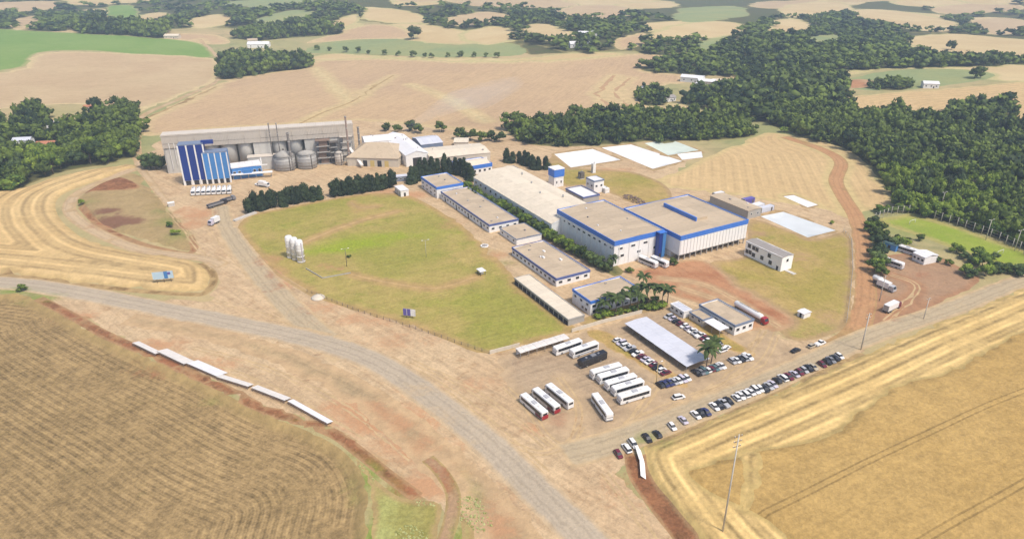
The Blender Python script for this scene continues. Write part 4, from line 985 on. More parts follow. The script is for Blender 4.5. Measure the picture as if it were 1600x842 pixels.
# rusty pile of scrap on the hall's back roof edge
def heap(name, label, cat, px, py, r, h, mat, kind=None, n=60, z=None):
    p = at(px, py)
    b = MB()
    for k in range(n):
        a = random.uniform(0, 6.28); q = math.sqrt(random.random())
        s = random.uniform(.3, .9)
        b.box((q * r[0] * math.cos(a), q * r[1] * math.sin(a), (1 - q) * h * random.random()), (s * 1.6, s, s * .7), random.uniform(0, 3), taper=(.7, .7))
    o = b.build(name, M[mat])
    o.location = p if z is None else (p.x, p.y, z); o.rotation_euler.z = TH
    return tag(o, label, cat, None, kind)
heap('scrap_pile', 'heap of rusty brown scrap behind the main hall', 'scrap heap', 990, 312, (9, 4), 2.4, 'brown_steel', 'stuff', 90)
# yard sheds to the right of hall B
t, L, W = hall('lean_to_shed', 'grey roofed lean-to shed along the back of the tall hall block', 'shed', (1110, 305), (1162, 331), (1180, 325), 5.0, roof='tan_roof', wall='grey_wall', fas=None, rise=.4)
wins(t, 1, L, W, 2, 1.2, 1.0, 2.5)
for (px, py, lab, mt, L_, W_, H_, rz) in ((1168, 318, 'violet blue container in the yard behind the tall hall', 'purple', 8, 3, 3.2, TH + 1.57), (1178, 328, 'pale green roofed container in the back yard', 'white_roof', 12, 4, 3.2, TH + 1.57), (1196, 330, 'lilac grey container nearest the blue pond', 'lav_roof', 10, 3, 2.8, TH + 1.57),
                                    (1122, 308, 'white container at the edge of the harvested field', 'white_roof', 7, 3, 2.8, TH + 1.57), (1172, 337, 'blue container nearest the hall corner', 'blue_mid', 7, 2.8, 2.8, TH + 1.57)):
    p = at(px, py)
    t = thing('storage_container', lab, 'container', (p.x, p.y, 0), rz)
    MB().box((0, 0, .15), (L_, W_, H_)).build('shell', M[mt], t)
    for s in (-1, 1): MB().box((s * (L_ / 2 - .1), 0, 0), (.3, W_ + .1, H_ + .25)).build('end_frame', M['steel'], t)
    for k in range(5): MB().box((-L_ / 2 + L_ * (k + 1) / 6, -W_ / 2 - .05, .3), (.5, .1, H_ - .4)).build('side_rib', M[mt], t)
    MB().box((L_ * .3, -W_ / 2 - .11, .3), (1.2, .06, 2.1)).build('door', M['dark_steel'], t)

# ------------------------------------------------------------------ grain plant
HG = 25.0
a0, b0 = flat(250, 213, HG), flat(551, 194, HG)
u = (b0 - a0); aG = math.atan2(u.y, u.x); LG = u.length
cg = (a0 + b0) / 2
t = thing('granary', 'huge long grain elevator building with a cream gallery roof across its top', 'granary', (cg.x, cg.y, 0), aG)
WG = 15.0
for k in range(20):
    sg = LG / 20
    key = 'gal'
    if key not in _win: _win[key] = MB().box((0, 0, 0), (sg - .08, WG * .62, .4)).mesh('roof_panel', M['granary_roof'])
    link('roof_panel', _win[key], t, (-LG / 2 + sg * (k + .5), WG * .31, HG + .04 * (k % 2)))
sg = LG / 12
fm = MB().box((0, 0, 0), (sg - .1, .3, 8.2)).mesh('gallery_panel', M['beige_wall'])
for k in range(12): link('gallery_panel', fm, t, (-LG / 2 + sg * (k + .5), .3, HG - 8.3))
MB().box((0, WG * .31, HG - 5.6), (LG - .4, WG * .6, .3)).build('gallery_floor', M['dark_steel'], t)
MB().box((0, .2, HG - .5), (LG + .6, .5, .45)).build('eave', M['granary_roof'], t)
M['cell'] = noise_mat('pale_grey_concrete_cell', (0.50, 0.48, 0.44), 0.12, 0.2, 0.85, dirt=(0.36, 0.31, 0.26), dirt_amt=0.5)
sm = MB().lathe([(5.0, 0), (5.0, HG - 6.2), (4.7, HG - 5.7)], 20, smooth=True).mesh('silo_cell', M['cell'])
ncell = 11
for k in range(ncell): link('silo_cell', sm, t, (-LG / 2 + 7 + (LG - 14) * k / (ncell - 1), WG * .42, 0))
MB().box((0, WG * .72, 0), (LG - 3, 1, HG - 6)).build('back_wall', M['beige_wall'], t)
MB().box((-LG / 2 + .6, WG * .36, 0), (1.0, WG * .62, HG - .4)).build('end_wall', M['white_wall'], t)
MB().box((LG / 2 - .6, WG * .36, 0), (1.0, WG * .62, HG - .4)).build('end_wall', M['beige_wall'], t)
bm_ = MB().box((0, 0, 0), (LG / 11 - .15, .3, HG - 8.6)).mesh('bay_panel', M['cell'])
for k in (0, 1, 5, 8, 9, 10): link('bay_panel', bm_, t, (-LG / 2 + LG / 11 * (k + .5), .9, 0))
MB().box((LG * .02, -3.2, 0), (LG * .2, 6.5, 8.5)).build('annex', M['cell'], t)
MB().box((LG * .02, -3.2, 8.5), (LG * .2 + .5, 7, .3)).build('annex_roof', M['granary_roof'], t)
for k in range(5): MB().box((-LG / 2 + 4 + 3.0 * k, -.1, 3 + 2.6 * k), (.3, .3, HG - 8 - 2.6 * k)).build('brace', M['white_wall'], t)
GRAN = t
def elevator(px0, px1, pyb, H, mats, label, dz=8.0, panels=3, base='white_wall'):
    a_, b_ = flat(px0, pyb), flat(px1, pyb - 1)
    L = (b_ - a_).length
    c = (a_ + b_) / 2
    t = thing('grain_tower', label, 'grain tower', (c.x, c.y, 0), aG)
    MB().box((0, dz / 2 + .12, 0), (L, dz, H - .4)).build('body', M[base], t)
    MB().box((0, dz / 2, H - .4), (L + .3, dz + .3, .4)).build('roof', M['blue_grey'], t)
    w = L / panels
    for k in range(panels):
        MB().box((-L / 2 + w * (k + .5), 0, 3.0), (w * .8, .3, H - 3.6)).build('cladding_panel', M[mats[k % len(mats)]], t)
    for k in range(panels + 1): MB().box((-L / 2 + w * k, -.03, 0), (w * .17, .4, H - .5)).build('white_strip', M['white_wall'], t)
    for s, x in ((-1, -L / 2 - .1), (1, L / 2 + .1)):
        for j in range(2): MB().box((x, dz * (.3 + .45 * j), 3), (.25, dz * .4, H - 3.6)).build('side_panel', M[mats[(j + 1) % len(mats)]], t)
    for k in range(panels): MB().box((-L / 2 + w * (k + .5), -.08, 0), (w * .6, .1, 2.8)).build('loading_door', M['dark'], t)
    return t, L
t, L = elevator(290, 327, 289, 25.5, ['blue_dark'], 'tall dark blue grain tower with two white stripes')
MB().box((L / 2 + 2.5, 3, 24.5), (7, 2.0, 2.2)).build('conveyor_head', M['blue_dark'], t)
elevator(325, 361, 287, 20.0, ['blue_mid', 'blue_mid'], 'shorter sky blue grain tower beside the dark blue one', panels=4)
# annex with white roof
t, L, W = hall('weighing_annex', 'low annex with white roof and blue panels beside the sky blue tower', 'annex', (361, 262), (408, 256), (402, 250), 8.0, roof='white_roof', wall='blue_mid', fas='white_wall', fh=.8, rise=.2, snap=False)
wins(t, 0, L, W, 6, 1.6, 2.0, 4.0)
p = at(404, 278)
t = thing('white_loading_deck', 'white steel loading deck with a slim mast in front of the annex', 'loading deck', (p.x, p.y, 0), aG)
MB().box((-4, 0, 3.2), (26, 3.0, .5)).build('deck', M['white_wall'], t)
for k in range(6): MB().box((-15 + 4.6 * k, 0, 0), (.4, .4, 3.2)).build('leg', M['steel'], t)
MB().tube((3, 0, 3.7), (3, 0, 13), .3, n=8).build('mast', M['white_wall'], t)
MB().box((3, 0, 8), (7, .5, .6)).build('cross_arm', M['white_wall'], t)
MB().box((-6, .4, 3.7), (5, 2, 2.4)).build('cabin', M['blue_mid'], t)
def silo(px, pyb, pw, ph, label, cone=.25, mat='steel', dark=False):
    c = at(px, pyb); dd = c.length
    sc = FPX / math.sqrt(c.x ** 2 + c.y ** 2 + CAM_H ** 2)
    r = pw / sc / 2; c = c + Vector((c.x, c.y, 0)).normalized() * r * .9
    H = ph
    t = thing('steel_silo', label, 'silo', (c.x, c.y, 0))
    MB().lathe([(r, 0), (r, H)], 24).build('shell', M[mat], t)
    for k in range(5): MB().lathe([(r + .02, H * (k + .5) / 5), (r + .16, H * (k + .5) / 5 + .05), (r + .16, H * (k + .5) / 5 + .25), (r + .02, H * (k + .5) / 5 + .3)], 24).build('ring', M[mat], t)
    MB().lathe([(r + .25, H), (r * .5, H + r * cone * 1.1), (.5, H + r * cone * 2)], 24).build('cone_roof', M['grey_wall'] if mat == 'steel' else M[mat], t)
    MB().lathe([(.55, H + r * cone * 1.9), (.55, H + r * cone * 2 + .8), (.2, H + r * cone * 2 + 1.1)], 10).build('vent_cap', M['dark_steel'], t)
    MB().box((r * .7, -r * .75, 0), (.5, .3, H)).build('ladder', M['dark_steel'], t)
    return t
silo(447, 268, 31, 9.2, 'round steel silo with a pointed cone roof nearer the blue towers')
silo(481, 265, 29, 9.6, 'round steel silo with a flatter roof farther from the blue towers', cone=.16)
silo(531, 259, 12, 8.5, 'slim beige silo standing under the elevator leg', cone=.2, mat='beige_wall')
for (px, pyb, H, r, lab) in ((429, 262, 30, .4, 'thin dark stack over the granary roof, first from the blue towers'), (441, 262, 30, .4, 'thin dark stack over the granary roof, second from the blue towers'), (457, 266, 25, .9, 'thick dark elevator leg between the two steel silos'),
                             (544, 262, 33, .7, 'tall brown stack at the far end of the granary'), (563, 240, 19, .8, 'grey stack at the white roofed warehouse')):
    c = at(px, pyb)
    t = thing('chimney_stack', lab, 'stack', (c.x, c.y + (6 if H > 30 else 0), 0))
    MB().lathe([(r * 1.5, 0), (r * 1.2, 1.2), (r, 1.4), (r * .85, H)], 12).build('shaft', M['brown_steel'] if 'brown' in lab else M['dark_steel'], t)
    MB().lathe([(r * 1.1, H - .6), (r * 1.2, H - .3), (r * 1.1, H)], 12).build('collar', M['steel'], t)
    for k in range(3): MB().lathe([(r, H * (k + 1) / 4), (r * 1.15, H * (k + 1) / 4 + .1), (r * 1.15, H * (k + 1) / 4 + .4), (r, H * (k + 1) / 4 + .5)], 12).build('band', M['steel'], t)
# process frame towers
for (px, pyb, w, d, H, lab) in ((505, 258, 9, 7, 16, 'brown steel processing frame between silo and granary'), (520, 256, 7, 7, 14, 'dark processing frame beside the beige silo'), (541, 254, 8, 6, 17, 'beige processing tower beneath the granary end')):
    c = at(px, pyb)
    t = thing('processing_tower', lab, 'process tower', (c.x, c.y + 5, 0), aG)
    mt = 'beige_wall' if lab.startswith('beige') else 'brown_steel' if lab.startswith('brown') else 'dark_steel'
    for k in range(4):
        MB().box((0, 0, k * H / 4 + .05), (w, d, .35)).build('floor', M['steel'], t)
        MB().box((random.uniform(-1, 1), random.uniform(-.5, .5), k * H / 4 + .4), (w * .6, d * .6, H / 4 - .6)).build('machine', M[mt], t)
    for sx in (-1, 1):
        for sy in (-1, 1): MB().box((sx * w / 2, sy * d / 2, 0), (.35, .35, H)).build('column', M['dark_steel'], t)
    MB().box((0, 0, H), (w + .5, d + .5, .3)).build('roof', M[mt], t)
p0, p1 = at(548, 252, 9), at(566, 263, 1.5)
t = thing('sloping_conveyor', 'sloping pinkish conveyor leading down from the beige tower', 'conveyor', tuple(p1))
d_ = p0 - p1
b = MB(); q = d_.to_track_quat('Y', 'Z').to_matrix().to_4x4(); q.translation = (0, 0, 0)
b.box((0, d_.length / 2, 0), (2.0, d_.length, .9), M=q).build('trough', M['lime'], t)
for k in (.3, .7): MB().tube(d_ * k - Vector((0, 0, .1)), Vector((d_.x * k, d_.y * k, -p1.z)), .2, n=6).build('support', M['dark_steel'], t)
# sheds behind
def pyramid(name, label, p0, p1, p2, He, rise, roof, wall, snap=False):
    c, a, L, W = rect(p0, p1, p2, He, snap)
    t = thing(name, label, 'warehouse', (c.x, c.y, 0), a)
    walls(t, L, W, He, M[wall])
    r = [(-L / 2 - .5, -W / 2 - .5, He), (L / 2 + .5, -W / 2 - .5, He), (L / 2 + .5, W / 2 + .5, He), (-L / 2 - .5, W / 2 + .5, He), (-L * .22, 0, He + rise), (L * .22, 0, He + rise)]
    for f in ((0, 1, 5, 4), (1, 2, 5), (2, 3, 4, 5), (3, 0, 4)):
        q = [Vector(r[i]) for i in f]
        MB().add(q + [v - Vector((0, 0, .2)) for v in q], [tuple(range(len(q))), tuple(reversed(range(len(q), 2 * len(q))))] + [(k, k + len(q), (k + 1) % len(q) + len(q), (k + 1) % len(q)) for k in range(len(q))]).build('roof_slope', M[roof], t)
    return t, L, W
t, L, W = pyramid('hipped_warehouse', 'large warehouse with a hipped tan roof right of the beige tower', (542, 246), (622, 248), (622, 226), 6.0, 6.0, 'tan_roof', 'cream_wall')
for k in range(4): MB().box((-L * .15 + L * .14 * k, -W / 2 - .08, 0), (L * .08, .1, 4.2)).build('door', M['yellow'] if k in (1, 3) else M['dark'], t)
def metal_shed(name, label, cat, p0, p1, p2, H, rise, roof, wall='white_wall', n=8):
    t, L, W = hall(name, label, cat, p0, p1, p2, H, roof=roof, wall=wall, fas=None, rise=rise, n=n, snap=False)
    for k, x in enumerate((-1, 1)):
        b = MB(); b.add([(x * (L / 2 - .15) - .1, -W / 2, H - .2), (x * (L / 2 - .15) - .1, W / 2, H - .2), (x * (L / 2 - .15) - .1, 0, H - .3 + rise), (x * (L / 2 - .15) + .1, -W / 2, H - .2), (x * (L / 2 - .15) + .1, W / 2, H - .2), (x * (L / 2 - .15) + .1, 0, H - .3 + rise)], [(0, 2, 1), (3, 4, 5), (0, 1, 4, 3), (1, 2, 5, 4), (2, 0, 3, 5)])
        b.build('gable', M[wall], t)
    MB().box((L / 2 + .03, 0, 0), (.08, W * .4, H * .7)).build('door', M['dark'], t)
    MB().box((0, -W / 2 - .04, 0), (4, .08, H * .65)).build('door', M['grey_roof'], t)
    return t, L, W
metal_shed('metal_warehouse', 'white roofed metal warehouse right behind the granary end', 'warehouse', (570, 222), (628, 217), (622, 208), 9, 2.0, 'white_roof')
metal_shed('metal_warehouse', 'broad white roofed warehouse beside the tan hipped roof', 'warehouse', (598, 213), (634, 243), (668, 238), 8, 2.5, 'white_roof', n=9)
metal_shed('metal_shed', 'blue grey metal shed in the drifting smoke', 'shed', (658, 226), (692, 222), (686, 210), 7, 2.0, 'lav_roof', 'blue_grey', n=5)
metal_shed('metal_shed', 'small grey shed between the white roofs', 'shed', (642, 234), (660, 241), (670, 236), 5, 1.0, 'grey_roof', 'grey_wall', n=4)
t, L, W = hall('flat_warehouse', 'long flat tan warehouse above the dark conifers', 'warehouse', (673, 247), (766, 238), (752, 223), 6.5, roof='cream_roof', fas=None, wall='cream_wall', rise=1.2, snap=False)
for k in range(5): MB().box((-L / 2 + L * (k + .5) / 5, -W / 2 - .06, 0), (L * .09, .08, 3.6)).build('door', M['dark'] if k % 2 else M['white_wall'], t)
t, L, W = hall('field_cabin', 'small cream cabin standing at the field edge behind the flat warehouse', 'cabin', (709, 222), (731, 222), (728, 215), 5, roof='cream_roof', wall='cream_wall', fas=None, rise=.9, snap=False, n=3)
wins(t, 0, L, W, 2, 1.2, 1.0, 2.4)
p = at(628, 303)
t = thing('white_box_shed', 'plain white box shed at the top corner of the lawn', 'shed', (p.x, p.y, 0), TH)
MB().box((0, 0, 0), (10, 5, 3.6)).build('body', M['white_wall'], t)
MB().box((0, 0, 3.6), (10.4, 5.4, .25)).build('roof', M['white_roof'], t)
for k in range(3): MB().box((-3 + 3 * k, -2.54, 0), (1.6, .06, 2.6)).build('door', M['steel'], t)
MB().box((5.03, 0, 0), (.06, 1.2, 2.2)).build('side_door', M['dark'], t)
p = at(626, 282)
t = thing('site_office', 'lavender roofed cabin in the gap of the conifer rows', 'cabin', (p.x, p.y, 0), aG)
MB().box((0, 0, 0), (8, 4, 3)).build('wall', M['blue_grey'], t); MB().box((0, 0, 3), (8.6, 4.6, .3)).build('roof', M['lav_roof'], t)
for k in range(3): add_win(t, 1.2, .9, (-2.4 + 2.4 * k, -2.03, 1.7))

# ------------------------------------------------------------------ white tanks, signs, walls, fences, poles
for k, (px, py) in enumerate(((455, 402), (463, 405), (471, 409))):
    p = at(px, py)
    t = thing('white_tank', ['upright white tank, the one nearest the side road', 'upright white tank, middle one of the three on the lawn', 'upright white tank with a bluish side, nearest the sports court'][k], 'tank', (p.x, p.y, 0), 0, 'upright white tanks on the lawn')
    r, H = 1.75, 11.4
    MB().lathe([(r, .9), (r, H - .8), (r * .75, H - .25), (r * .3, H)], 18).build('shell', M['car_white'], t)
    MB().lathe([(r + .2, 0), (r + .2, .6), (r, .9)], 18).build('skirt', M['concrete'], t)
    MB().box((r * .75, -r * .78, .9), (.5, .2, H - 2)).build('ladder', M['car_lilac'] if k == 2 else M['steel'], t)
    for j in range(3): MB().lathe([(r + .01, 3 + 3 * j), (r + .1, 3.05 + 3 * j), (r + .1, 3.25 + 3 * j), (r + .01, 3.3 + 3 * j)], 18).build('hoop', M['white_wall'], t)
def board(name, label, px, py, w, h, rz, prints, legs=2, z=1.0, tilt=0.0):
    p = at(px, py)
    t = thing(name, label, 'billboard', tuple(p), rz)
    MB().box((0, .12, z), (w, .12, h)).build('backing', M['steel'], t)
    x = -w / 2
    for frac, mt in prints:
        MB().box((x + w * frac / 2, 0.0, z + .1), (w * frac - .04, .1, h - .2)).build('printed_panel', M[mt], t); x += w * frac
    for k in range(legs): MB().tube((-w / 2 + w * (k + .5) / legs, .25, -.3), (-w / 2 + w * (k + .5) / legs, .25, z + h * .8), .12, n=6).build('post', M['wood'], t)
    return t
board('lawn_sign', 'violet and white sign panel on the lawn near its lower edge', 640, 497, 5.2, 3.2, math.radians(-12), [(.27, 'purple'), (.06, 'car_lilac'), (.27, 'purple'), (.4, 'white_wall')])
t = board('billboard', 'pale blue billboard standing in the stubble corner', 258, 446, 8.5, 3.6, math.radians(14), [(.55, 'skyprint'), (.18, 'blue_mid'), (.27, 'skyprint')], 3, 1.6)
MB().box((2.6, -.08, 3.6), (1.2, .06, 1.1)).build('dark_emblem', M['purple'], t)
# white slanting panels along the red bank
for k, (a_, b_) in enumerate((((209, 539), (246, 557)), ((247, 552), (291, 573)), ((294, 571), (342, 592)), ((340, 592), (391, 608)), ((394, 609), (448, 630)), ((451, 630), (515, 666)))):
    p0, p1 = at(*a_), at(*b_)
    c = (p0 + p1) / 2; u = p1 - p0; L = u.length - .5
    t = thing('roadside_panel', ['short white panel with a dark gap beneath, at the upper end of the bank', 'white slanted panel, second from the upper end of the bank', 'bluish white slanted panel in the middle of the bank, upper one', 'narrow white panel in the middle of the bank, lower one', 'pale pinkish panel next to last down the bank', 'long narrow white panel at the lower end of the bank'][k], 'panel', (c.x, c.y, hz(c.x, c.y)), math.atan2(u.y, u.x), 'white panels along the red bank')
    w = [2.6, 4.2, 4.6, 2.6, 2.9, 2.3][k]
    nb = max(3, int(L / 3))
    tl = Matrix.Rotation(math.radians(-14), 4, 'X')
    for j in range(nb):
        MB().box((-L / 2 + L * (j + .5) / nb, w / 2 - .8, 1.15), (L / nb - .07, w, .12), M=tl).build('board', M['white_roof'] if k in (2, 5) else M['lime'], t)
    for j in range(4):
        x = -L / 2 + .4 + (L - .8) * j / 3
        MB().tube((x, -.5, -1.5), (x, -.4, 1.15), .1, n=6).build('post', M['wood'], t)
        MB().tube((x, w - 1.2, -1.5), (x, w - 1.3, .8 - w * .1), .1, n=6).build('post', M['wood'], t)
    MB().box((0, -.75, .75), (L - .2, .1, .35)).build('lower_board', M['brown_steel'], t)
# white panel in the wheat corner
pts = [at(986, 690), at(998, 703), at(1004, 722), at(1006, 748)]
c = pts[1]
t = thing('corner_banner', 'white curved banner wall at the wheat corner by the parked cars', 'banner', (c.x, c.y, c.z))
for j in range(3):
    p0, p1 = pts[j] - c, pts[j + 1] - c
    u = p1 - p0; ang = math.atan2(u.y, u.x); ln = math.hypot(u.x, u.y) - .06
    R = Matrix.Translation(((p0.x + p1.x) / 2, (p0.y + p1.y) / 2, (p0.z + p1.z) / 2 + .3)) @ Matrix.Rotation(ang, 4, 'Z') @ Matrix.Rotation(math.radians(-38), 4, 'X')
    MB().box((0, 0, 0), (ln, [2.4, 3.0, 2.6][j], .14), M=R).build('panel', M['white_wall'], t)
    MB().tube((p0.x, p0.y, -1), (p0.x, p0.y, p0.z + .4), .1, n=6).build('post', M['wood'], t)
def wall_run(name, label, pts, h, th, mat, seg=3.0, cat='wall'):
    w = [at(*p) for p in pts]
    t = thing(name, label, cat, (w[0].x, w[0].y, 0))
    for a_, b_ in zip(w[:-1], w[1:]):
        u = b_ - a_; L = math.hypot(u.x, u.y); n = max(1, int(L / seg)); ang = math.atan2(u.y, u.x)
        me = MB().box((0, 0, -.3), (L / n - .05, th, h + .3)).mesh('wall_panel', M[mat])
        for k in range(n):
            q = a_ + u * ((k + .5) / n) - w[0]
            link('wall_panel', me, t, (q.x, q.y, hz(a_.x + u.x * (k + .5) / n, a_.y + u.y * (k + .5) / n) + .02 * (k % 2)), ang)
    return t
wall_run('boundary_wall', 'low cream boundary wall from the bus shelter to the carport', [(765, 553), (812, 541)], 1.5, .3, 'cream_wall')
wall_run('boundary_wall', 'low cream wall running behind the bus shelter towards the carport', [(893, 519), (940, 505), (1003, 489)], 1.5, .3, 'cream_wall')
wall_run('kerb_wall', 'thin grey kerb wall around the sports court corner', [(478, 420), (504, 435), (548, 427)], .5, .3, 'grey_wall', cat='kerb')
wall_run('kerb_wall', 'white concrete ramp strip beside the hedge end', [(366, 346), (378, 341), (400, 333)], .8, 2.2, 'concrete', cat='ramp')
def fence(name, label, pts, h, step, post='palewood', rail=True, r=.1, rmat='steel', mesh=False):
    w = [at(*p) for p in pts]
    t = thing(name, label, 'fence', (w[0].x, w[0].y, 0))
    pm = MB().tube((0, 0, -.3), (0, 0, h), r, n=6).mesh('post', M[post])
    for a_, b_ in zip(w[:-1], w[1:]):
        u = b_ - a_; L = math.hypot(u.x, u.y); n = max(1, int(L / step))
        for k in range(n):
            q = a_ + u * (k / n)
            link('post', pm, t, (q.x - w[0].x, q.y - w[0].y, hz(q.x, q.y)))
        for z in ((h * .35, h * .65, h * .95) if rail else ()):
            MB().tube((a_.x - w[0].x, a_.y - w[0].y, a_.z + z), (b_.x - w[0].x, b_.y - w[0].y, b_.z + z), .035, n=4).build('rail', M[rmat], t)
    return t
fence('perimeter_fence', 'low dark wire fence along the lower lawn edge', [(480, 456), (560, 487), (640, 511), (764, 553)], 1.4, 3.0, 'dark_steel', rmat='dark_steel')
fence('perimeter_fence', 'pale post fence along the red dirt track', [(1318, 362), (1330, 376), (1332, 420), (1327, 470), (1322, 506)], 1.8, 3.0, 'concrete')
fence('ball_stop_fence', 'tall pale pole fence around the bright pitch', [(1366, 346), (1392, 336), (1428, 333), (1470, 346), (1520, 362), (1560, 377), (1592, 392), (1606, 402)], 5.0, 3.6, 'palewood', r=.16)
fence('garden_fence', 'pale pole fence between the pitch and the parked coaches', [(1378, 368), (1400, 374), (1432, 386)], 2.0, 2.5, 'palewood', r=.12)
def pole(px, pyb, H, label, lamp=False, r=.2, arms=1, mat='concrete', cat='utility pole', name='utility_pole', rz=.4):
    p = at(px, pyb)
    t = thing(name, label, cat, tuple(p), rz)
    MB().lathe([(r, -.5), (r * .6, H)], 10).build('pole', M[mat], t)
    if lamp:
        for s in (-1, 1):
            MB().tube((0, 0, H - .3), (s * 1.4, 0, H), .06, n=5).build('arm', M['steel'], t); MB().box((s * 1.5, 0, H - .05), (.7, .3, .15)).build('lamp_head', M['white_wall'], t)
    else:
        for k in range(arms):
            MB().box((0, .12, H - .8 - 1.5 * k), (2.4, .14, .16)).build('cross_arm', M['wood'], t)
            for x in (-1, 0, 1): MB().lathe([(.06, 0), (.1, .1), (.05, .3)], 6, c=(x, .12, H - .64 - 1.5 * k)).build('insulator', M['white_wall'], t)
pole(1128, 836, 31, 'very tall grey concrete pole in the wheat corner', r=.24, arms=3)
pole(1345, 546, 15.5, 'concrete pole where the red track meets the road', r=.28, arms=2)
pole(1443, 498, 9.6, 'short concrete pole on the wheat side of the road', arms=1)
pole(1374, 470, 12, 'slim pole at the lorry lot edge', arms=1)
pole(542, 416, 9, 'dark lamp post by the sports court', lamp=True, mat='dark_steel', cat='lamp post', name='lamp_post', r=.16)
pole(666, 402, 9, 'pale lamp post in the middle of the lawn', lamp=True, mat='steel', cat='lamp post', name='lamp_post', r=.12)
pole(1585, 392, 11, 'floodlight post at the far corner of the pitch', lamp=True, mat='palewood', cat='lamp post', name='lamp_post', r=.2)
pole(1540, 375, 11, 'floodlight post half way along the pitch', lamp=True, mat='palewood', cat='lamp post', name='lamp_post', r=.2)
pole(1468, 332, 12, 'floodlight post by the wood behind the pitch', lamp=True, mat='palewood', cat='lamp post', name='lamp_post', r=.2)
pole(1025, 600, 9, 'tan lamp post at the end of the grass strip', lamp=True, mat='yellow', cat='lamp post', name='lamp_post', r=.14)
# odds and ends on the lawn
p = at(752, 428)
t = thing('garden_kiosk', 'small white roofed kiosk on four legs on the lawn', 'kiosk', tuple(p), TH)
MB().box((0, 0, 2.1), (4.2, 3.2, .25), taper=(.85, .85)).build('roof', M['white_roof'], t)
for sx in (-1, 1):
    for sy in (-1, 1): MB().tube((sx * 1.7, sy * 1.2, 0), (sx * 1.7, sy * 1.2, 2.1), .12, n=6).build('leg', M['dark_steel'], t)
MB().box((0, 0, .6), (2.4, 1.4, .5)).build('bench', M['white_wall'], t)
p = at(757, 385)
t = thing('round_planter', 'round white rimmed planter at the lawn edge', 'planter', tuple(p))
MB().lathe([(2.0, 0), (2.0, .6), (1.6, .6), (1.6, .45)], 20).build('rim', M['white_wall'], t)
MB().lathe([(1.58, .3), (1.2, .7), (.2, .8)], 14).build('soil', M['grey_roof'], t)
p = at(497, 465)
t = thing('dirt_mound', 'small pale dirt mound at the lawn corner', 'mound', tuple(p))
MB().lathe([(3.2, -.1), (2.6, .5), (1.5, 1.1), (.3, 1.4)], 14).build('mound', M['cream_wall'], t)
p = at(268, 322)
t = thing('culvert_block', 'white concrete block at the end of the granary track', 'block', tuple(p), .6)
MB().box((0, 0, -.2), (3.4, 2.2, 2.2)).build('block', M['concrete'], t); MB().box((0, 0, 2.0), (3.7, 2.5, .25)).build('cap', M['white_wall'], t)
# goal frames
for px, py, rz, lab in ((1425, 350, TH, 'white goal frame at the near end of the pitch'), (1562, 398, TH, 'white goal frame at the far end of the pitch')):
    p = at(px, py); t = thing('goal_frame', lab, 'goal', tuple(p), rz)
    for s in (-1, 1): MB().tube((0, s * 2.5, 0), (0, s * 2.5, 2.3), .1, n=6).build('post', M['white_wall'], t)
    MB().tube((0, -2.5, 2.3), (0, 2.5, 2.3), .1, n=6).build('crossbar', M['white_wall'], t)
# farmhouses
def house(px, py, L, W, H, roof, wall, label, rz=0.2, cat='house'):
    p = at(px, py)
    t = thing('farmhouse', label, cat, (p.x, p.y, p.z - .3), rz)
    walls(t, L, W, H + .3, M[wall]); gable_panels(t, L + .8, W + .8, H + .2, W * .22, 3, M[roof])
    for x in (-1, 1):
        b = MB(); xx = x * (L / 2 - .15)
        b.add([(xx - .1, -W / 2, H), (xx - .1, W / 2, H), (xx - .1, 0, H + W * .22), (xx + .1, -W / 2, H), (xx + .1, W / 2, H), (xx + .1, 0, H + W * .22)], [(0, 2, 1), (3, 4, 5), (0, 1, 4, 3), (1, 2, 5, 4), (2, 0, 3, 5)]).build('gable', M[wall], t)
    for k in range(3): add_win(t, 1.3, 1.2, (-L / 3 + L / 3 * k, -W / 2 - .03, H * .55))
    MB().box((L * .17, -W / 2 - .05, 0), (1.1, .08, 2.2)).build('door', M['dark'], t)
for a_ in ((405, 74, 30, 14, 5, 'white_roof', 'white_wall', 'white farm shed beside the square wood', .1), (395, 68, 14, 9, 5, 'tan_roof', 'cream_wall', 'tan roofed farmhouse behind the white farm shed', .4),
           (1082, 128, 24, 10, 5, 'white_roof', 'white_wall', 'long white barn at the edge of the hollow wood', -.5), (1104, 134, 18, 9, 5, 'white_roof', 'cream_wall', 'second white barn in the clearing of the hollow', -.4), (1125, 134, 16, 9, 5, 'cream_roof', 'cream_wall', 'cream farmhouse farthest along the barn clearing', -.3), (1092, 137, 9, 7, 4, 'white_roof', 'white_wall', 'tiny white shed below the barns', .3),
           (1044, 158, 12, 8, 4, 'grey_roof', 'white_wall', 'grey roofed house in the round knot of trees', .5), (1010, 143, 12, 8, 4, 'white_roof', 'white_wall', 'white roofed house at the top of the round knot of trees', .2), (1452, 137, 14, 9, 4.5, 'white_roof', 'white_wall', 'lone white house under the olive field', -.2),
           (905, 74, 26, 12, 5, 'white_roof', 'white_wall', 'pale farm building at the far end of the reddish field', .1), (918, 57, 26, 10, 5, 'white_roof', 'white_wall', 'white farm roof deep among the far woods', 0), (270, 60, 22, 10, 4, 'cream_roof', 'cream_wall', 'cream farmhouse at the corner of the green field', 0),
           (88, 200, 11, 8, 4, 'white_roof', 'white_wall', 'white house hidden in the grove', .3), (75, 232, 12, 8, 4, 'orange', 'cream_wall', 'orange roofed house in the grove', .2), (38, 226, 12, 8, 4, 'lav_roof', 'white_wall', 'blue grey roofed house at the grove edge', .2), (142, 172, 9, 6, 3.5, 'orange', 'cream_wall', 'small red roofed house under the umbrella pine', .2)):
    house(*a_)
t, L, W = hall('club_house', 'white roofed club building beside the parked coaches', 'club house', (1428, 394), (1446, 402), (1455, 393), 4.0, roof='white_roof', fas=None, rise=.8, snap=False, n=4)
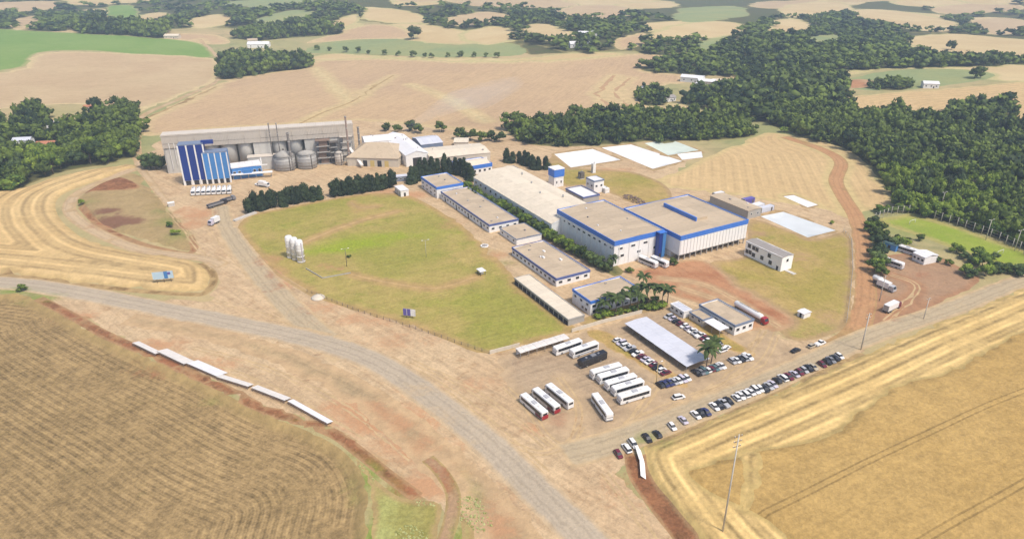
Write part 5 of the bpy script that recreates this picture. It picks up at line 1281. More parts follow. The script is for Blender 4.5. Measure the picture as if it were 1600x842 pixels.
wins(t, 0, L, W, 3, 1.2, 1.1, 2.0)
p = at(1377, 388)
t = thing('teal_shed', 'small teal blue shed half hidden by trees at the lorry lot', 'shed', (at(1408, 391).x - 4, at(1408, 391).y + 2, 0), TH)
MB().box((0, 0, 0), (7, 4, 3)).build('wall', M['blue_mid'], t); MB().box((0, 0, 3), (7.4, 4.4, .25)).build('roof', M['car_teal'], t); MB().box((0, -2.04, 0), (1.2, .06, 2.2)).build('door', M['dark'], t)

# ------------------------------------------------------------------ vehicles
def section(x, pts): return [(x, y, z) for y, z in pts]
def car_protos():
    out = {}
    wheel = MB().tube((0, -.11, 0), (0, .11, 0), .33, n=10, mi=0)
    wheel.tube((0, -.12, 0), (0, .12, 0), .19, n=8, mi=1)
    wme = wheel.mesh('wheel', [M['rubber'], M['steel']])
    lamp = MB().box((0, 0, 0), (.08, .34, .16)).mesh('headlight', M['white_wall'])
    specs = {  # length, hood end, windscreen top, roof end, tail glass end, roof height, half width
        'hatchback': (3.9, 1.0, .45, -1.35, -1.8, 1.48, .83), 'sedan': (4.4, 1.15, .5, -.85, -1.45, 1.44, .86),
        'pickup': (5.1, 1.4, .8, -.35, -.6, 1.75, .92), 'wagon': (4.5, 1.3, .75, -1.7, -2.1, 1.62, .9)}
    for nm, (Ln, h0, h1, r0, r1, H, hw) in specs.items():
        f, r = Ln / 2, -Ln / 2
        bz = .86 if nm != 'pickup' else 1.0
        def ring(x, w, z0, z1): return section(x, [(-w, z0), (w, z0), (w * 1.02, (z0 + z1) / 2), (w * .93, z1), (-w * .93, z1), (-w * 1.02, (z0 + z1) / 2)])
        body = MB().loft([ring(r, hw * .86, .42, bz - .12), ring(r + .12, hw * .97, .3, bz), ring(r1, hw, .24, bz + .02), ring(0, hw, .22, bz + .02), ring(h0, hw, .24, bz), ring(f - .3, hw * .95, .26, bz - .14), ring(f, hw * .82, .36, bz - .26)])
        if nm == 'pickup': body.box((-1.5, 0, bz + .01), (1.75, hw * 1.5, .04))
        cab = MB()
        w0, w1 = hw * .9, hw * .72
        cab.add([(h0, -w0, bz), (h0, w0, bz), (r1, w0, bz), (r1, -w0, bz), (h1, -w1, H - .06), (h1, w1, H - .06), (r0, w1, H - .06), (r0, -w1, H - .06)],
                [(4, 5, 6, 7), (0, 1, 5, 4), (1, 2, 6, 5), (2, 3, 7, 6), (3, 0, 4, 7)])
        roof = MB().add([(h1 - .02, -w1, H - .07), (h1 - .02, w1, H - .07), (r0 + .02, w1, H - .07), (r0 + .02, -w1, H - .07), (h1 - .2, -w1 * .9, H), (h1 - .2, w1 * .9, H), (r0 + .15, w1 * .9, H), (r0 + .15, -w1 * .9, H)],
                        [(4, 5, 6, 7), (0, 1, 5, 4), (1, 2, 6, 5), (2, 3, 7, 6), (3, 0, 4, 7)])
        for x in (h0, h1): pass
        if nm == 'pickup': bed = MB().box((-1.55, 0, bz + .02), (1.5, hw * 1.3, .02)); 
        out[nm] = (body.mesh('body', M['car_white']), cab.mesh('cabin_glass', M['glass']), roof.mesh('roof', M['car_white']), wme, lamp, Ln, hw)
    return out
CARS = car_protos()
def set_mat(o, m):
    o.material_slots[0].link = 'OBJECT'; o.material_slots[0].material = m
def car(px, py, heading, colour, kind, label, group):
    b, g, r, wme, lamp, Ln, hw = CARS[kind]
    p = at(px, py)
    t = thing('parked_car', label, 'car', (p.x, p.y, p.z + .01), heading, group)
    set_mat(link('body', b, t), M['car_' + colour]); link('cabin_glass', g, t); set_mat(link('roof', r, t), M['car_' + colour])
    for sx in (.31, -.31):
        for sy in (-1, 1): link('wheel', wme, t, (Ln * sx, sy * (hw - .1), .33))
    return t
ORD = ['first', 'second', 'third', 'fourth', 'fifth', 'sixth', 'seventh', 'eighth', 'ninth', 'tenth', 'eleventh', 'twelfth', 'thirteenth', 'fourteenth', 'fifteenth', 'sixteenth', 'seventeenth', 'eighteenth', 'nineteenth', 'twentieth',
       'twenty-first', 'twenty-second', 'twenty-third', 'twenty-fourth', 'twenty-fifth', 'twenty-sixth', 'twenty-seventh', 'twenty-eighth', 'twenty-ninth', 'thirtieth', 'thirty-first', 'thirty-second', 'thirty-third', 'thirty-fourth', 'thirty-fifth', 'thirty-sixth', 'thirty-seventh', 'thirty-eighth', 'thirty-ninth', 'fortieth', 'forty-first', 'forty-second', 'forty-third', 'forty-fourth', 'forty-fifth', 'forty-sixth', 'forty-seventh', 'forty-eighth', 'forty-ninth', 'fiftieth', 'fifty-first', 'fifty-second', 'fifty-third', 'fifty-fourth', 'fifty-fifth']
def row(cars, heading, group, where, flip=0.3):
    for i, (px, py, c) in enumerate(cars):
        k = random.choice(['hatchback', 'hatchback', 'sedan', 'sedan', 'wagon', 'pickup' if c in ('white', 'silver') else 'sedan'])
        h = heading + random.uniform(-.05, .05) + (math.pi if random.random() < flip else 0)
        car(px, py, h, c, k, '%s %s, %s %s' % ({'lilac': 'pale silver', 'navy': 'dark blue', 'teal': 'dark green grey'}.get(c, c), k, ORD[i], where), group)
def spread(a, b, cols):
    n = len(cols)
    return [(a[0] + (b[0] - a[0]) * k / (n - 1), a[1] + (b[1] - a[1]) * k / (n - 1), c) for k, c in enumerate(cols)]
HR = math.radians(-69)          # noses into the wheat verge
row([(966, 711, 'maroon'), (979, 702, 'white'), (989, 695, 'white'), (1011, 686, 'black'), (1027, 680, 'black'), (1050, 668, 'white'), (1067, 658, 'lilac'), (1087, 650, 'white'), (1095, 647, 'black'), (1103, 645, 'navy'),
     (1116, 637, 'white'), (1123, 635, 'black'), (1131, 632, 'silver'), (1138, 628, 'black'), (1150, 623, 'white'), (1157, 620, 'white'), (1164, 617, 'white'), (1172, 614, 'white'), (1180, 611, 'white'), (1187, 609, 'white'),
     (1194, 609, 'black'), (1201, 605, 'silver'), (1207, 602, 'lilac'), (1214, 596, 'black'), (1223, 592, 'white'), (1232, 590, 'maroon'), (1241, 586, 'lilac'), (1249, 583, 'maroon'), (1256, 580, 'silver'), (1263, 577, 'black'), (1270, 575, 'beige'),
     (1284, 571, 'maroon'), (1292, 567, 'black'), (1298, 564, 'grey'), (1304, 561, 'black'), (1311, 558, 'white')], HR, 'cars nosed in along the wheat verge', 'from the road junction in the roadside row')
row(spread((965, 533), (1040, 584), ['white', 'lilac', 'white', 'silver', 'black', 'white', 'maroon', 'lilac', 'white', 'maroon', 'black', 'white', 'maroon']), math.atan2(USHORT.y, USHORT.x), 'cars in the row beside the grass strip', 'from the top of the row beside the grass strip')
row(spread((1045, 496), (1112, 537), ['silver', 'lilac', 'black', 'maroon', 'white', 'lilac', 'white', 'silver', 'white', 'maroon', 'white', 'white']), math.atan2(USHORT.y, USHORT.x), 'cars in the row between carport and gatehouse', 'from the top of the row between carport and gatehouse')
row([(1122, 540, 'silver'), (1128, 549, 'white'), (1134, 545, 'white')], math.atan2(USHORT.y, USHORT.x), 'cars by the large palm', 'car behind the large palm')
row(spread((1031, 603), (1073, 592), ['black', 'navy', 'navy', 'silver', 'white', 'lilac', 'white']), HR + .1, 'cars in the short row at the lamp post', 'from the lamp post in the short front row')
row(spread((1088, 584), (1127, 573), ['black', 'grey', 'teal', 'white', 'maroon', 'teal', 'silver', 'white']), HR + .1, 'cars in the short row under the palm', 'from the carport side in the row under the palm')
row(spread((1144, 566), (1168, 559), ['silver', 'white', 'black', 'silver', 'white']), HR + .1, 'cars in the last short row', 'in the small row of five by the gate')
for px, py, c, k, h, l in ((1243, 549, 'black', 'sedan', .52, 'black sedan parked alone at the far roadside'), (1268, 542, 'beige', 'hatchback', .52, 'beige hatchback ahead of the black sedan at the far roadside'), (1281, 538, 'white', 'pickup', .52, 'white pickup at the far roadside corner'),
                             (1060, 622, 'white', 'wagon', .3, 'white wagon parked alone below the grass strip'), (404, 290, 'white', 'pickup', -.5, 'white pickup in the yard before the grain plant'), (335, 348, 'lilac', 'wagon', 1.2, 'pale wagon driving on the side road')):
    car(px, py, h, c, k, l, None)

def bus_proto(Ln, kind):
    """Coach pointing along +x."""
    W2, H = 1.27, 3.25
    def ring(x, w, z0, z1, ch=.22): return section(x, [(-w, z0), (w, z0), (w, z1 - ch), (w - ch * .8, z1), (-w + ch * .8, z1), (-w, z1 - ch)])
    f, r = Ln / 2, -Ln / 2
    t = thing('coach', 'x', 'bus')
    body = 'car_black' if kind == 'black' else 'car_white'
    MB().loft([ring(r, W2 * .95, .45, H - .12), ring(r + .25, W2, .35, H), ring(f - .5, W2, .35, H), ring(f - .12, W2 * .98, .38, H - .18), ring(f, W2 * .93, .45, H - .6)]).build('body', M[body], t)
    n = 8; w = (Ln - 1.6) / n
    gm = MB().box((0, 0, 0), (w - .05, .06, 1.12)).mesh('side_window', M['glass'])
    for s in (-1, 1):
        for k in range(n): link('side_window', gm, t, (r + .7 + w * (k + .5), s * (W2 + .012), 1.58))
    MB().add([(f + .015, -1.08, 1.45), (f + .015, 1.08, 1.45), (f - .1, 1.1, 2.75), (f - .1, -1.1, 2.75), (f - .2, -1.08, 1.45), (f - .2, 1.08, 1.45), (f - .3, 1.1, 2.75), (f - .3, -1.1, 2.75)],
             [(0, 1, 2, 3), (7, 6, 5, 4), (0, 4, 5, 1), (1, 5, 6, 2), (2, 6, 7, 3), (3, 7, 4, 0)]).build('windscreen', M['glass'], t)
    MB().box((r - .015, 0, 1.9), (.06, 1.7, .75)).build('rear_window', M['glass'], t)
    wm = MB().tube((0, -.15, 0), (0, .15, 0), .48, n=12).mesh('wheel', M['rubber']); rm = MB().tube((0, -.17, 0), (0, .17, 0), .27, n=8).mesh('rim', M['steel'])
    for x in (f - 2.6, r + 3.0):
        for s in (-1, 1): link('rim', rm, link('wheel', wm, t, (x, s * (W2 - .14), .48)))
    hm = MB().box((0, 0, 0), (.9, .8, .12), taper=(.85, .85)).mesh('roof_hatch', M['lime'] if kind != 'black' else M['car_grey'])
    for x in (-Ln * .22, Ln * .25): link('roof_hatch', hm, t, (x, 0, H - .005))
    MB().box((-Ln * .02, 0, H - .01), (2.2, 1.5, .24), taper=(.9, .85)).build('air_unit', M['car_silver'] if kind != 'black' else M['car_grey'], t)
    for s in (-1, 1): link('headlight', CARS['sedan'][4], t, (f - .02, s * .85, .75))
    MB().box((f + .02, 0, .38), (.12, 2.3, .3)).build('bumper', M['car_grey'], t)
    for s in (-1, 1): MB().box((f - .15, s * 1.42, 2.1), (.12, .2, .5)).build('mirror', M['car_black'], t)
    if kind == 'red':
        tag(MB().box((r - .03, 0, .5), (.1, 2.42, 1.35)).build('rear_panel', M['red'], t), 'red rear panel')
        for s in (-1, 1): tag(MB().box((r + 1.9, s * (W2 + .02), .5), (3.6, .05, 1.0)).build('side_stripe', M['wine'], t), 'wine red side stripe')
    if kind == 'stripe':
        for s in (-1, 1): MB().box((0, s * (W2 + .014), .75), (Ln - 1.2, .04, .28)).build('side_stripe', M['blue_grey'], t)
    index_kids(t)
    return t
PROTO = {}
def bus(px, py, rz, kind, label, Ln=12.0, group=None, z=0.0):
    p = ground(px, py, 3.2); p.z = hz(p.x, p.y) + .01
    key = (kind, Ln)
    if key not in PROTO: o = PROTO[key] = bus_proto(Ln, kind)
    else:
        o = copy_tree(PROTO[key])
        if 'group' in o: del o['group']
    o.location = p; o.rotation_euler.z = rz
    tag(o, label, 'bus', group)
SH, LO = math.atan2(USHORT.y, USHORT.x), TH
WR = math.radians(25)
bus(887, 536, WR + .12 + math.pi, 'white', 'white coach closest to the bus shelter', 12, 'coaches parked on the dirt lot')
bus(913, 540, WR + .12 + math.pi, 'stripe', 'white coach between the shelter coach and the black one', 12, 'coaches parked on the dirt lot')
bus(926, 555, WR + .15 + math.pi, 'black', 'black coach at the top of the lot', 12, 'coaches parked on the dirt lot')
for k, (px, py) in enumerate(((947, 573.5), (958, 580.5), (970, 590.5), (981, 598.5), (991, 611))):
    bus(px, py, WR + math.pi, 'white' if k != 1 else 'stripe', '%s white coach of the row of five below the black coach' % ['topmost', 'second', 'middle', 'fourth', 'lowest'][k], 12, 'coaches parked on the dirt lot')
for k, (px, py, kd) in enumerate(((834, 628, 'red'), (853, 619, 'red'), (874, 612, 'white'))):
    bus(px, py, math.radians(-56) + math.pi, kd, ['white coach with red tail, outermost of the three by the main road', 'white coach with red tail, middle of the three by the main road', 'plain white coach with dark tail, innermost of the three by the main road'][k], 12.6, 'coaches parked on the dirt lot')
bus(941, 629, math.radians(-72), 'white', 'white coach standing alone between the two coach groups', 12, 'coaches parked on the dirt lot')
bus(1013, 404, math.radians(-50), 'stripe', 'white coach parked at the foot of the main hall', 10.5)
bus(1031, 404, math.radians(-50), 'white', 'white coach beside the blue stair tower', 9.5)
bus(1396, 406, math.radians(-52), 'stripe', 'white coach alone on the lorry lot', 10)
bus(1420, 386.5, math.radians(-52), 'stripe', 'white coach between the teal shed and the club house', 10)

def truck(px, py, rz, label, cabc, kind, Ln=9.0, name='truck', cat='truck', group=None):
    p = at(px, py)
    t = thing(name, label, cat, (p.x, p.y, p.z + .01), rz, group)
    f = Ln / 2
    MB().box((-.2, 0, .75), (Ln - .8, .9, .3)).build('chassis', M['dark_steel'], t)
    MB().loft([section(f - 2.1, [(-1.22, .6), (1.22, .6), (1.22, 2.9), (-1.22, 2.9)]), section(f - .5, [(-1.22, .6), (1.22, .6), (1.16, 2.8), (-1.16, 2.8)]), section(f, [(-1.2, .6), (1.2, .6), (1.14, 1.7), (-1.14, 1.7)])]).build('cab', M[cabc], t)
    MB().add([(f + .01, -1.02, 1.72), (f + .01, 1.02, 1.72), (f - .45, 1.0, 2.72), (f - .45, -1.0, 2.72), (f - .2, -1.02, 1.72), (f - .2, 1.02, 1.72), (f - .62, 1.0, 2.72), (f - .62, -1.0, 2.72)],
             [(0, 1, 2, 3), (7, 6, 5, 4), (0, 4, 5, 1), (1, 5, 6, 2), (2, 6, 7, 3), (3, 7, 4, 0)]).build('windscreen', M['glass'], t)
    bl = Ln - 2.5
    if kind == 'tank':
        b = MB(); n = 14
        secs = []
        for x, r in ((-f, .35), (-f + .12, .95), (-f + .5, 1.22), (-f + bl - .5, 1.22), (-f + bl - .12, .95), (-f + bl, .35)):
            secs.append([(x, r * math.sin(2 * math.pi * k / n), 2.35 + r * math.cos(2 * math.pi * k / n)) for k in range(n)])
        b.loft(secs, smooth=True).build('tank', M['car_white'], t)
        for k in range(3): MB().tube((-f + bl * (k + 1) / 4, 0, 3.5), (-f + bl * (k + 1) / 4, 0, 3.75), .3, n=8).build('filler_cap', M['steel'], t)
        MB().box((-f + bl / 2, 0, 3.56), (bl * .7, .5, .06)).build('walkway', M['steel'], t)
    elif kind == 'box':
        MB().box((-f + bl / 2, 0, 1.1), (bl, 2.45, 2.5)).build('box_body', M['car_white'], t)
        MB().box((-f - .02, 0, 1.2), (.06, 2.2, 2.2)).build('rear_door', M['steel'], t)
    else:
        MB().box((-f + bl / 2, 0, 1.1), (bl, 2.4, .15)).build('bed', M['dark_steel'], t)
        for s in (-1, 1): MB().box((-f + bl / 2, s * 1.18, 1.25), (bl, .08, 1.1)).build('side_board', M['car_grey' if kind == 'dark' else 'brown_steel' if kind == 'brown' else 'car_white'] if kind != 'brown' else M['brown_steel'], t)
        MB().box((-f + bl / 2, 0, 1.25), (bl - .3, 2.2, .8)).build('load', M['dark'] if kind == 'dark' else M['brown_steel'], t)
    wm = MB().tube((0, -.16, 0), (0, .16, 0), .5, n=12, mi=0).tube((0, -.17, 0), (0, .17, 0), .25, n=8, mi=1).mesh('wheel', [M['rubber'], M['steel']])
    for x in (f - 1.3, -f + 2.6, -f + 1.2):
        for s in (-1, 1): link('wheel', wm, t, (x, s * 1.08, .5))
    return t
truck(1172, 494, TH, 'long white tanker trailer with red cab beside the gatehouse', 'red', 'tank', 17, 'tanker_truck', 'tanker')
for k in range(8):
    px = 303 + 8.0 * k
    truck(px, 303 - .35 * k, aG + math.radians(-88), '%s white tanker in the row before the blue grain towers' % (['first', 'second', 'third', 'fourth', 'fifth', 'sixth', 'seventh', 'last'][k]), 'car_white', 'tank', 8.5, 'tanker_truck', 'tanker', 'white tankers before the grain towers')
truck(340, 322, math.radians(52), 'black open truck crossing the yard of the grain plant', 'car_black', 'dark', 12)
truck(357, 315, math.radians(52), 'black open trailer truck ahead of the other in the grain yard', 'car_grey', 'dark', 9)
truck(335, 350, math.radians(250), 'pinkish white box truck on the side road', 'car_lilac', 'box', 7)
truck(1393, 484, math.radians(34), 'white box truck with dark red cab at the roadside lot', 'wine', 'box', 10)
truck(1384, 452, math.radians(-60), 'grey white box truck on the lorry lot by the slim pole', 'car_silver', 'box', 8)
truck(1374, 444, math.radians(-60), 'small cream tank truck at the edge of the lorry lot', 'car_beige', 'tank', 7, 'tanker_truck', 'tanker')
truck(413, 292, math.radians(-20), 'pale box truck near the hedge in the grain yard', 'car_white', 'box', 7)

# ------------------------------------------------------------------ trees
def leaf_mat(name, dark, light, rnd=0.35):
    s = NT(name)
    p = s.n('ShaderNodeTexCoord').outputs['Object']
    tone = s.attr('tone')
    r = s.n('ShaderNodeObjectInfo').outputs['Random']
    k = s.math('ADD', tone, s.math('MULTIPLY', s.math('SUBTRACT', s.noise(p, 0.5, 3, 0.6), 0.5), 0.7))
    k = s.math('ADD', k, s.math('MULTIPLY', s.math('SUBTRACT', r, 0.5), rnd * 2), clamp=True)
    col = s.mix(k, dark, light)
    b = s.n('ShaderNodeBsdfPrincipled'); s.link(col, b.inputs['Base Color'])
    b.inputs['Roughness'].default_value = 0.7; b.inputs['Specular IOR Level'].default_value = 0.25
    s.link(b.outputs[0], s.out.inputs['Surface'])
    return s.m
LEAF = {'broad': leaf_mat('broadleaf_leaves', (0.011, 0.027, 0.005), (0.13, 0.18, 0.02)), 'bright': leaf_mat('fresh_leaves', (0.04, 0.085, 0.010), (0.23, 0.30, 0.03)), 'conifer': leaf_mat('conifer_needles', (0.010, 0.020, 0.008), (0.040, 0.062, 0.020)),
        'euc': leaf_mat('grey_green_leaves', (0.018, 0.038, 0.011), (0.11, 0.155, 0.038)), 'palm': leaf_mat('palm_fronds', (0.02, 0.035, 0.008), (0.075, 0.11, 0.025)), 'wood': leaf_mat('distant_wood_leaves', (0.011, 0.027, 0.006), (0.13, 0.178, 0.022), 0)}
def ico():
    bm = bmesh.new(); bmesh.ops.create_icosphere(bm, subdivisions=1, radius=1)
    v = np.array([q.co[:] for q in bm.verts]); f = np.array([[x.index for x in q.verts] for q in bm.faces]); bm.free()
    return v, f
ICV, ICF = ico()
def crown_arrays(seed, shape='round', lobes=9, leaves=260, leaf=0.16, lo=True):
    """Unit crown: base at z=0, height 1, radius about .5."""
    r = np.random.default_rng(seed)
    V, F, T = [], [], []
    cs = []
    for k in range(lobes):
        a = r.uniform(0, 6.28); q = math.sqrt(r.random())
        if shape == 'round':
            z = r.uniform(.28, .78); rad = .33 * q * (1.15 - abs(z - .5)); s = r.uniform(.17, .27)
        elif shape == 'cone':
            z = (k + .5) / lobes; rad = .16 * q * (1 - z); s = .30 * (1.0 - z) ** .6 + .06
        elif shape == 'flat':
            z = r.uniform(.62, .8); rad = .42 * q; s = r.uniform(.13, .2)
        else:                                        # column
            z = .15 + .7 * (k + .5) / lobes; rad = .12 * q; s = r.uniform(.2, .3)
        c = np.array([rad * math.cos(a) * 1.3, rad * math.sin(a) * 1.3, z]); cs.append((c, s))
        dv = ICV * (1 + r.normal(0, .16, (len(ICV), 1)))
        dv = dv * np.array([s, s, s * (.75 if shape != 'cone' else .9)]) + c
        o = sum(len(x) for x in V)
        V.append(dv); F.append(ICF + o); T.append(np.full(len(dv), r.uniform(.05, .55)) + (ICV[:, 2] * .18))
    n = leaves
    if n:
        idx = r.integers(0, lobes, n)
        d = r.normal(0, 1, (n, 3)); d[:, 2] = np.abs(d[:, 2]) * .9 + d[:, 2] * .35; d /= np.linalg.norm(d, axis=1)[:, None]
        C = np.array([cs[i][0] for i in idx]); S = np.array([cs[i][1] for i in idx])
        P = C + d * S[:, None] * r.uniform(.88, 1.28, (n, 1)) * np.array([1, 1, .8])
        nn = d + r.normal(0, .5, (n, 3)); nn /= np.linalg.norm(nn, axis=1)[:, None]
        t1 = np.cross(nn, r.normal(0, 1, (n, 3))); t1 /= np.linalg.norm(t1, axis=1)[:, None] + 1e-9
        t2 = np.cross(nn, t1)
        sz = r.uniform(.6, 1.25, (n, 1)) * leaf / 2
        o = sum(len(x) for x in V)
        V.append(np.concatenate([P + t1 * sz * 1.2, P - t1 * sz * .6 + t2 * sz, P - t1 * sz * .6 - t2 * sz]))
        i = np.arange(n)
        F.append(np.stack([i, i + n, i + 2 * n], 1) + o)
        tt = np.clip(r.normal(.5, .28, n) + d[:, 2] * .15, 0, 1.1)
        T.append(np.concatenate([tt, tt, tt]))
    return np.concatenate(V), np.concatenate(F), np.concatenate(T)
def np_mesh(name, V, F, T, mat):
    me = bpy.data.meshes.new(name)
    me.vertices.add(len(V)); me.vertices.foreach_set('co', V.astype(np.float32).ravel())
    me.loops.add(len(F) * 3); me.loops.foreach_set('vertex_index', F.astype(np.int32).ravel())
    me.polygons.add(len(F)); me.polygons.foreach_set('loop_start', np.arange(0, len(F) * 3, 3, dtype=np.int32)); me.polygons.foreach_set('loop_total', np.full(len(F), 3, np.int32))
    me.attributes.new('tone', 'FLOAT', 'POINT').data.foreach_set('value', T.astype(np.float32))
    me.materials.append(mat); me.update(calc_edges=True); me.validate()
    return me
def trunk_mesh(r=.05, h=.55, limbs=3, seed=0):
    rr = random.Random(seed)
    b = MB().tube((0, 0, -.06), (0.01, 0.01, h), r, r * .55, n=7)
    for k in range(limbs):
        a = 6.28 * k / max(1, limbs) + rr.random(); b.tube((0, 0, h * .6), (.2 * math.cos(a), .2 * math.sin(a), h + .12), r * .5, r * .2, n=5)
    return b.mesh('trunk', M['bark'])
CR = {}
for kind, shape, lobes, leaves, leaf, nvar in (('broad', 'round', 11, 420, .115, 5), ('bright', 'round', 10, 380, .12, 3), ('euc', 'round', 12, 420, .10, 3), ('conifer', 'cone', 8, 420, .10, 4), ('column', 'column', 8, 380, .12, 4), ('umbrella', 'flat', 8, 260, .12, 1), ('shrub', 'round', 7, 240, .16, 3)):
    mat = LEAF.get(kind) or LEAF['conifer' if kind in ('column', 'umbrella') else 'bright']
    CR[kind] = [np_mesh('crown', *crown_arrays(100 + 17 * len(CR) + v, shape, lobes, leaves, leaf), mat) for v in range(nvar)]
TR = [trunk_mesh(.035, .5, 3, 1), trunk_mesh(.03, .6, 4, 2), trunk_mesh(.022, .62, 2, 3)]
NTREE = [0]
def tree(x, y, h, wd, kind, label, group=None, name='broadleaf_tree', cat='tree', z=None, lift=0.0):
    t = thing(name, label, cat, (x, y, (hz(x, y) if z is None else z) - .1), random.uniform(0, 6.28), group)
    o = link('trunk', TR[2] if kind in ('umbrella', 'conifer', 'column') else random.choice(TR[:2]), t); o.scale = (h * .8, h * .8, h)
    c = link('crown', random.choice(CR[kind]), t); c.scale = (wd, wd, h * (1 - lift)); c.location.z = h * lift
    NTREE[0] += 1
    return t
def scatter(poly, sp, seed, keep=None):
    r = np.random.default_rng(seed)
    x0, y0 = poly.min(0); x1, y1 = poly.max(0)
    nx, ny = int((x1 - x0) / sp) + 1, int((y1 - y0) / sp) + 1
    X, Y = np.meshgrid(np.arange(nx), np.arange(ny))
    X = x0 + (X.ravel() + .5 * (Y.ravel() % 2) + r.uniform(-.38, .38, nx * ny)) * sp
    Y = y0 + (Y.ravel() + r.uniform(-.38, .38, nx * ny)) * sp
    m = inside(poly, X, Y)
    X, Y = X[m], Y[m]
    vis = np.abs(X) < .80 * Y + 60
    for z in ZONES:
        if z[1] == 'pale clearing between far woods': vis &= ~inside(z[2], X, Y)
    return X[vis], Y[vis]
CLUMP = {q: [crown_arrays(500 + q * 10 + v, 'round', [9, 6, 4][q], [120, 40, 14][q], [.2, .3, .4][q]) for v in range(4)] for q in range(3)}
def wood_mass(name, label, X, Y, hmin, hmax, wmul, q, seed, tone=0.0):
    """The rest of a wood, trees past counting, as one mesh."""
    if not len(X): return
    r = np.random.default_rng(seed)
    Vs, Fs, Ts = [], [], []; o = 0
    Z = height(X, Y)
    patch = np.sin(X / 31 + seed) * np.cos(Y / 37 + seed * 2) * .13
    for i in range(len(X)):
        V, F, T = CLUMP[q][r.integers(0, 4)]
        h = r.uniform(hmin, hmax) * (1.3 if r.random() < .14 else 1); w = h * wmul * r.uniform(.65, 1.25); a = r.uniform(0, 6.28)
        ca, sa = math.cos(a) * w, math.sin(a) * w
        Vs.append(np.stack([V[:, 0] * ca - V[:, 1] * sa + X[i], V[:, 0] * sa + V[:, 1] * ca + Y[i], V[:, 2] * h * 1.05 - h * .12 + Z[i]], 1))
        Fs.append(F + o); o += len(V); Ts.append(np.clip(T + r.normal(.03, .3) + tone + patch[i] * 1.4, 0, 1.3))
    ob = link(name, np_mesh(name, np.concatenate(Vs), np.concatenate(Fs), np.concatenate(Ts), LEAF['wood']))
    tag(ob, label, 'wood', None, 'stuff')

# hedge row of conifers along the top of the lawn, with a gap
def line(pts, step, jit=.25):
    w = [at(*p) for p in pts]; out = []
    for a, b in zip(w[:-1], w[1:]):
        L = (b - a).length; n = max(1, int(L / step))
        for k in range(n):
            q = a + (b - a) * ((k + .5) / n); out.append((q.x + random.uniform(-jit, jit) * step, q.y + random.uniform(-jit, jit) * step))
    return out
for k, (x, y) in enumerate(line([(386, 334), (410, 328), (450, 320), (505, 311)], 2.5)): tree(x, y, random.uniform(8.5, 12), random.uniform(6.5, 8.5), random.choice(['column', 'column', 'conifer']), 'dark conifer, %s from the side road in the hedge row nearer that road' % ORD[k], 'dark conifers in the hedge nearer the side road', 'conifer_tree')
for k, (x, y) in enumerate(line([(518, 308), (560, 302), (614, 293)], 2.5)): tree(x, y, random.uniform(8.5, 12), random.uniform(6.5, 8.5), random.choice(['column', 'column', 'conifer']), 'dark conifer, %s from the gap in the hedge row nearer the workshops' % ORD[k], 'dark conifers in the hedge nearer the workshops', 'conifer_tree')
for k, (x, y) in enumerate(line([(640, 288), (662, 276), (690, 270), (724, 274), (738, 284)], 3.6)): tree(x, y, random.uniform(9, 13), random.uniform(7, 9), 'conifer', 'tall dark conifer, %s from the lawn corner in the row behind the two storey workshop' % ORD[k], 'tall conifers behind the workshop block', 'conifer_tree')
for k, (x, y) in enumerate(line([(786, 252), (815, 256), (838, 266), (856, 264)], 3.6)): tree(x, y, random.uniform(7, 10), random.uniform(7, 9), 'conifer', 'dark conifer, %s in the row ending at the water tower' % ORD[k], 'dark conifers by the water tower', 'conifer_tree')
# planted strip beside the main hall
for k, (x, y) in enumerate(line([(730, 300), (780, 328), (835, 358), (886, 390), (952, 426)], 2.5)): tree(x, y, random.uniform(4.5, 7.5), random.uniform(4.5, 6.5), random.choice(['euc', 'broad', 'bright']), 'leafy tree, %s from the far end of the planted strip between the halls' % ORD[k], 'trees in the planted strip', 'garden_tree')
# grove at the left
gx, gy = scatter(WOODP['grove'], 9.0, 3)
front = sorted(range(len(gx)), key=lambda i: gy[i])
hs = [(88, 200), (75, 232), (38, 226), (142, 172)]
hp = [at(*q) for q in hs]
used = []
for i in front:
    if min(math.hypot(gx[i] - q.x, gy[i] - q.y) for q in hp) < 10 or any(abs(gx[i] - q.x) < 9 and 0 < q.y - gy[i] < 26 for q in hp): continue
    used.append(i)
sx, sy = scatter(WOODP['right'], 6.6, 4)
cand = [('g', gx[i], gy[i]) for i in used] + [('r', a, b) for a, b in zip(sx, sy)]
cand.sort(key=lambda c: c[1] ** 2 + c[2] ** 2)
vis = [c for c in cand if abs(c[1]) < .75 * c[2]]
NIND = 155
ind = [c for c in vis if c[0] == 'r'][:105] + [c for c in vis if c[0] == 'g'][:48]
chosen = set(ind)
rest = [c for c in cand if c not in chosen]
for s_, x, y in ind:
    if s_ == 'g': tree(x, y, random.uniform(9, 16), random.uniform(9, 13), random.choice(['broad', 'broad', 'euc', 'bright', 'broad']), 'leafy tree in the farmhouse grove beside the pale dirt track', 'trees of the farmhouse grove')
    else: tree(x, y, random.uniform(6, 15), random.uniform(6.5, 10.5), random.choice(['broad', 'broad', 'euc', 'bright', 'bright', 'column']), 'leafy tree at the edge of the big wood behind the sports pitch', 'edge trees of the big wood')
for key, nm in (('g', 'rest of the farmhouse grove'), ('r', 'deep part of the big wood behind the pitch')):
    a = np.array([c[1:] for c in rest if c[0] == key])
    if len(a): wood_mass('wood', nm, a[:, 0], a[:, 1], 7, 15, .88, 0, 5)
p = at(152, 186)
tree(p.x, p.y, 19, 11, 'umbrella', 'umbrella shaped pine standing above the grove', None, 'umbrella_pine')
p = at(240, 262)
for k, (px, py) in enumerate(((228, 262), (236, 264), (244, 265), (252, 263))): q = at(px, py); tree(q.x, q.y, random.uniform(9, 12), 9, 'euc', 'bushy tree at the near end of the granary', 'bushy trees at the granary end')
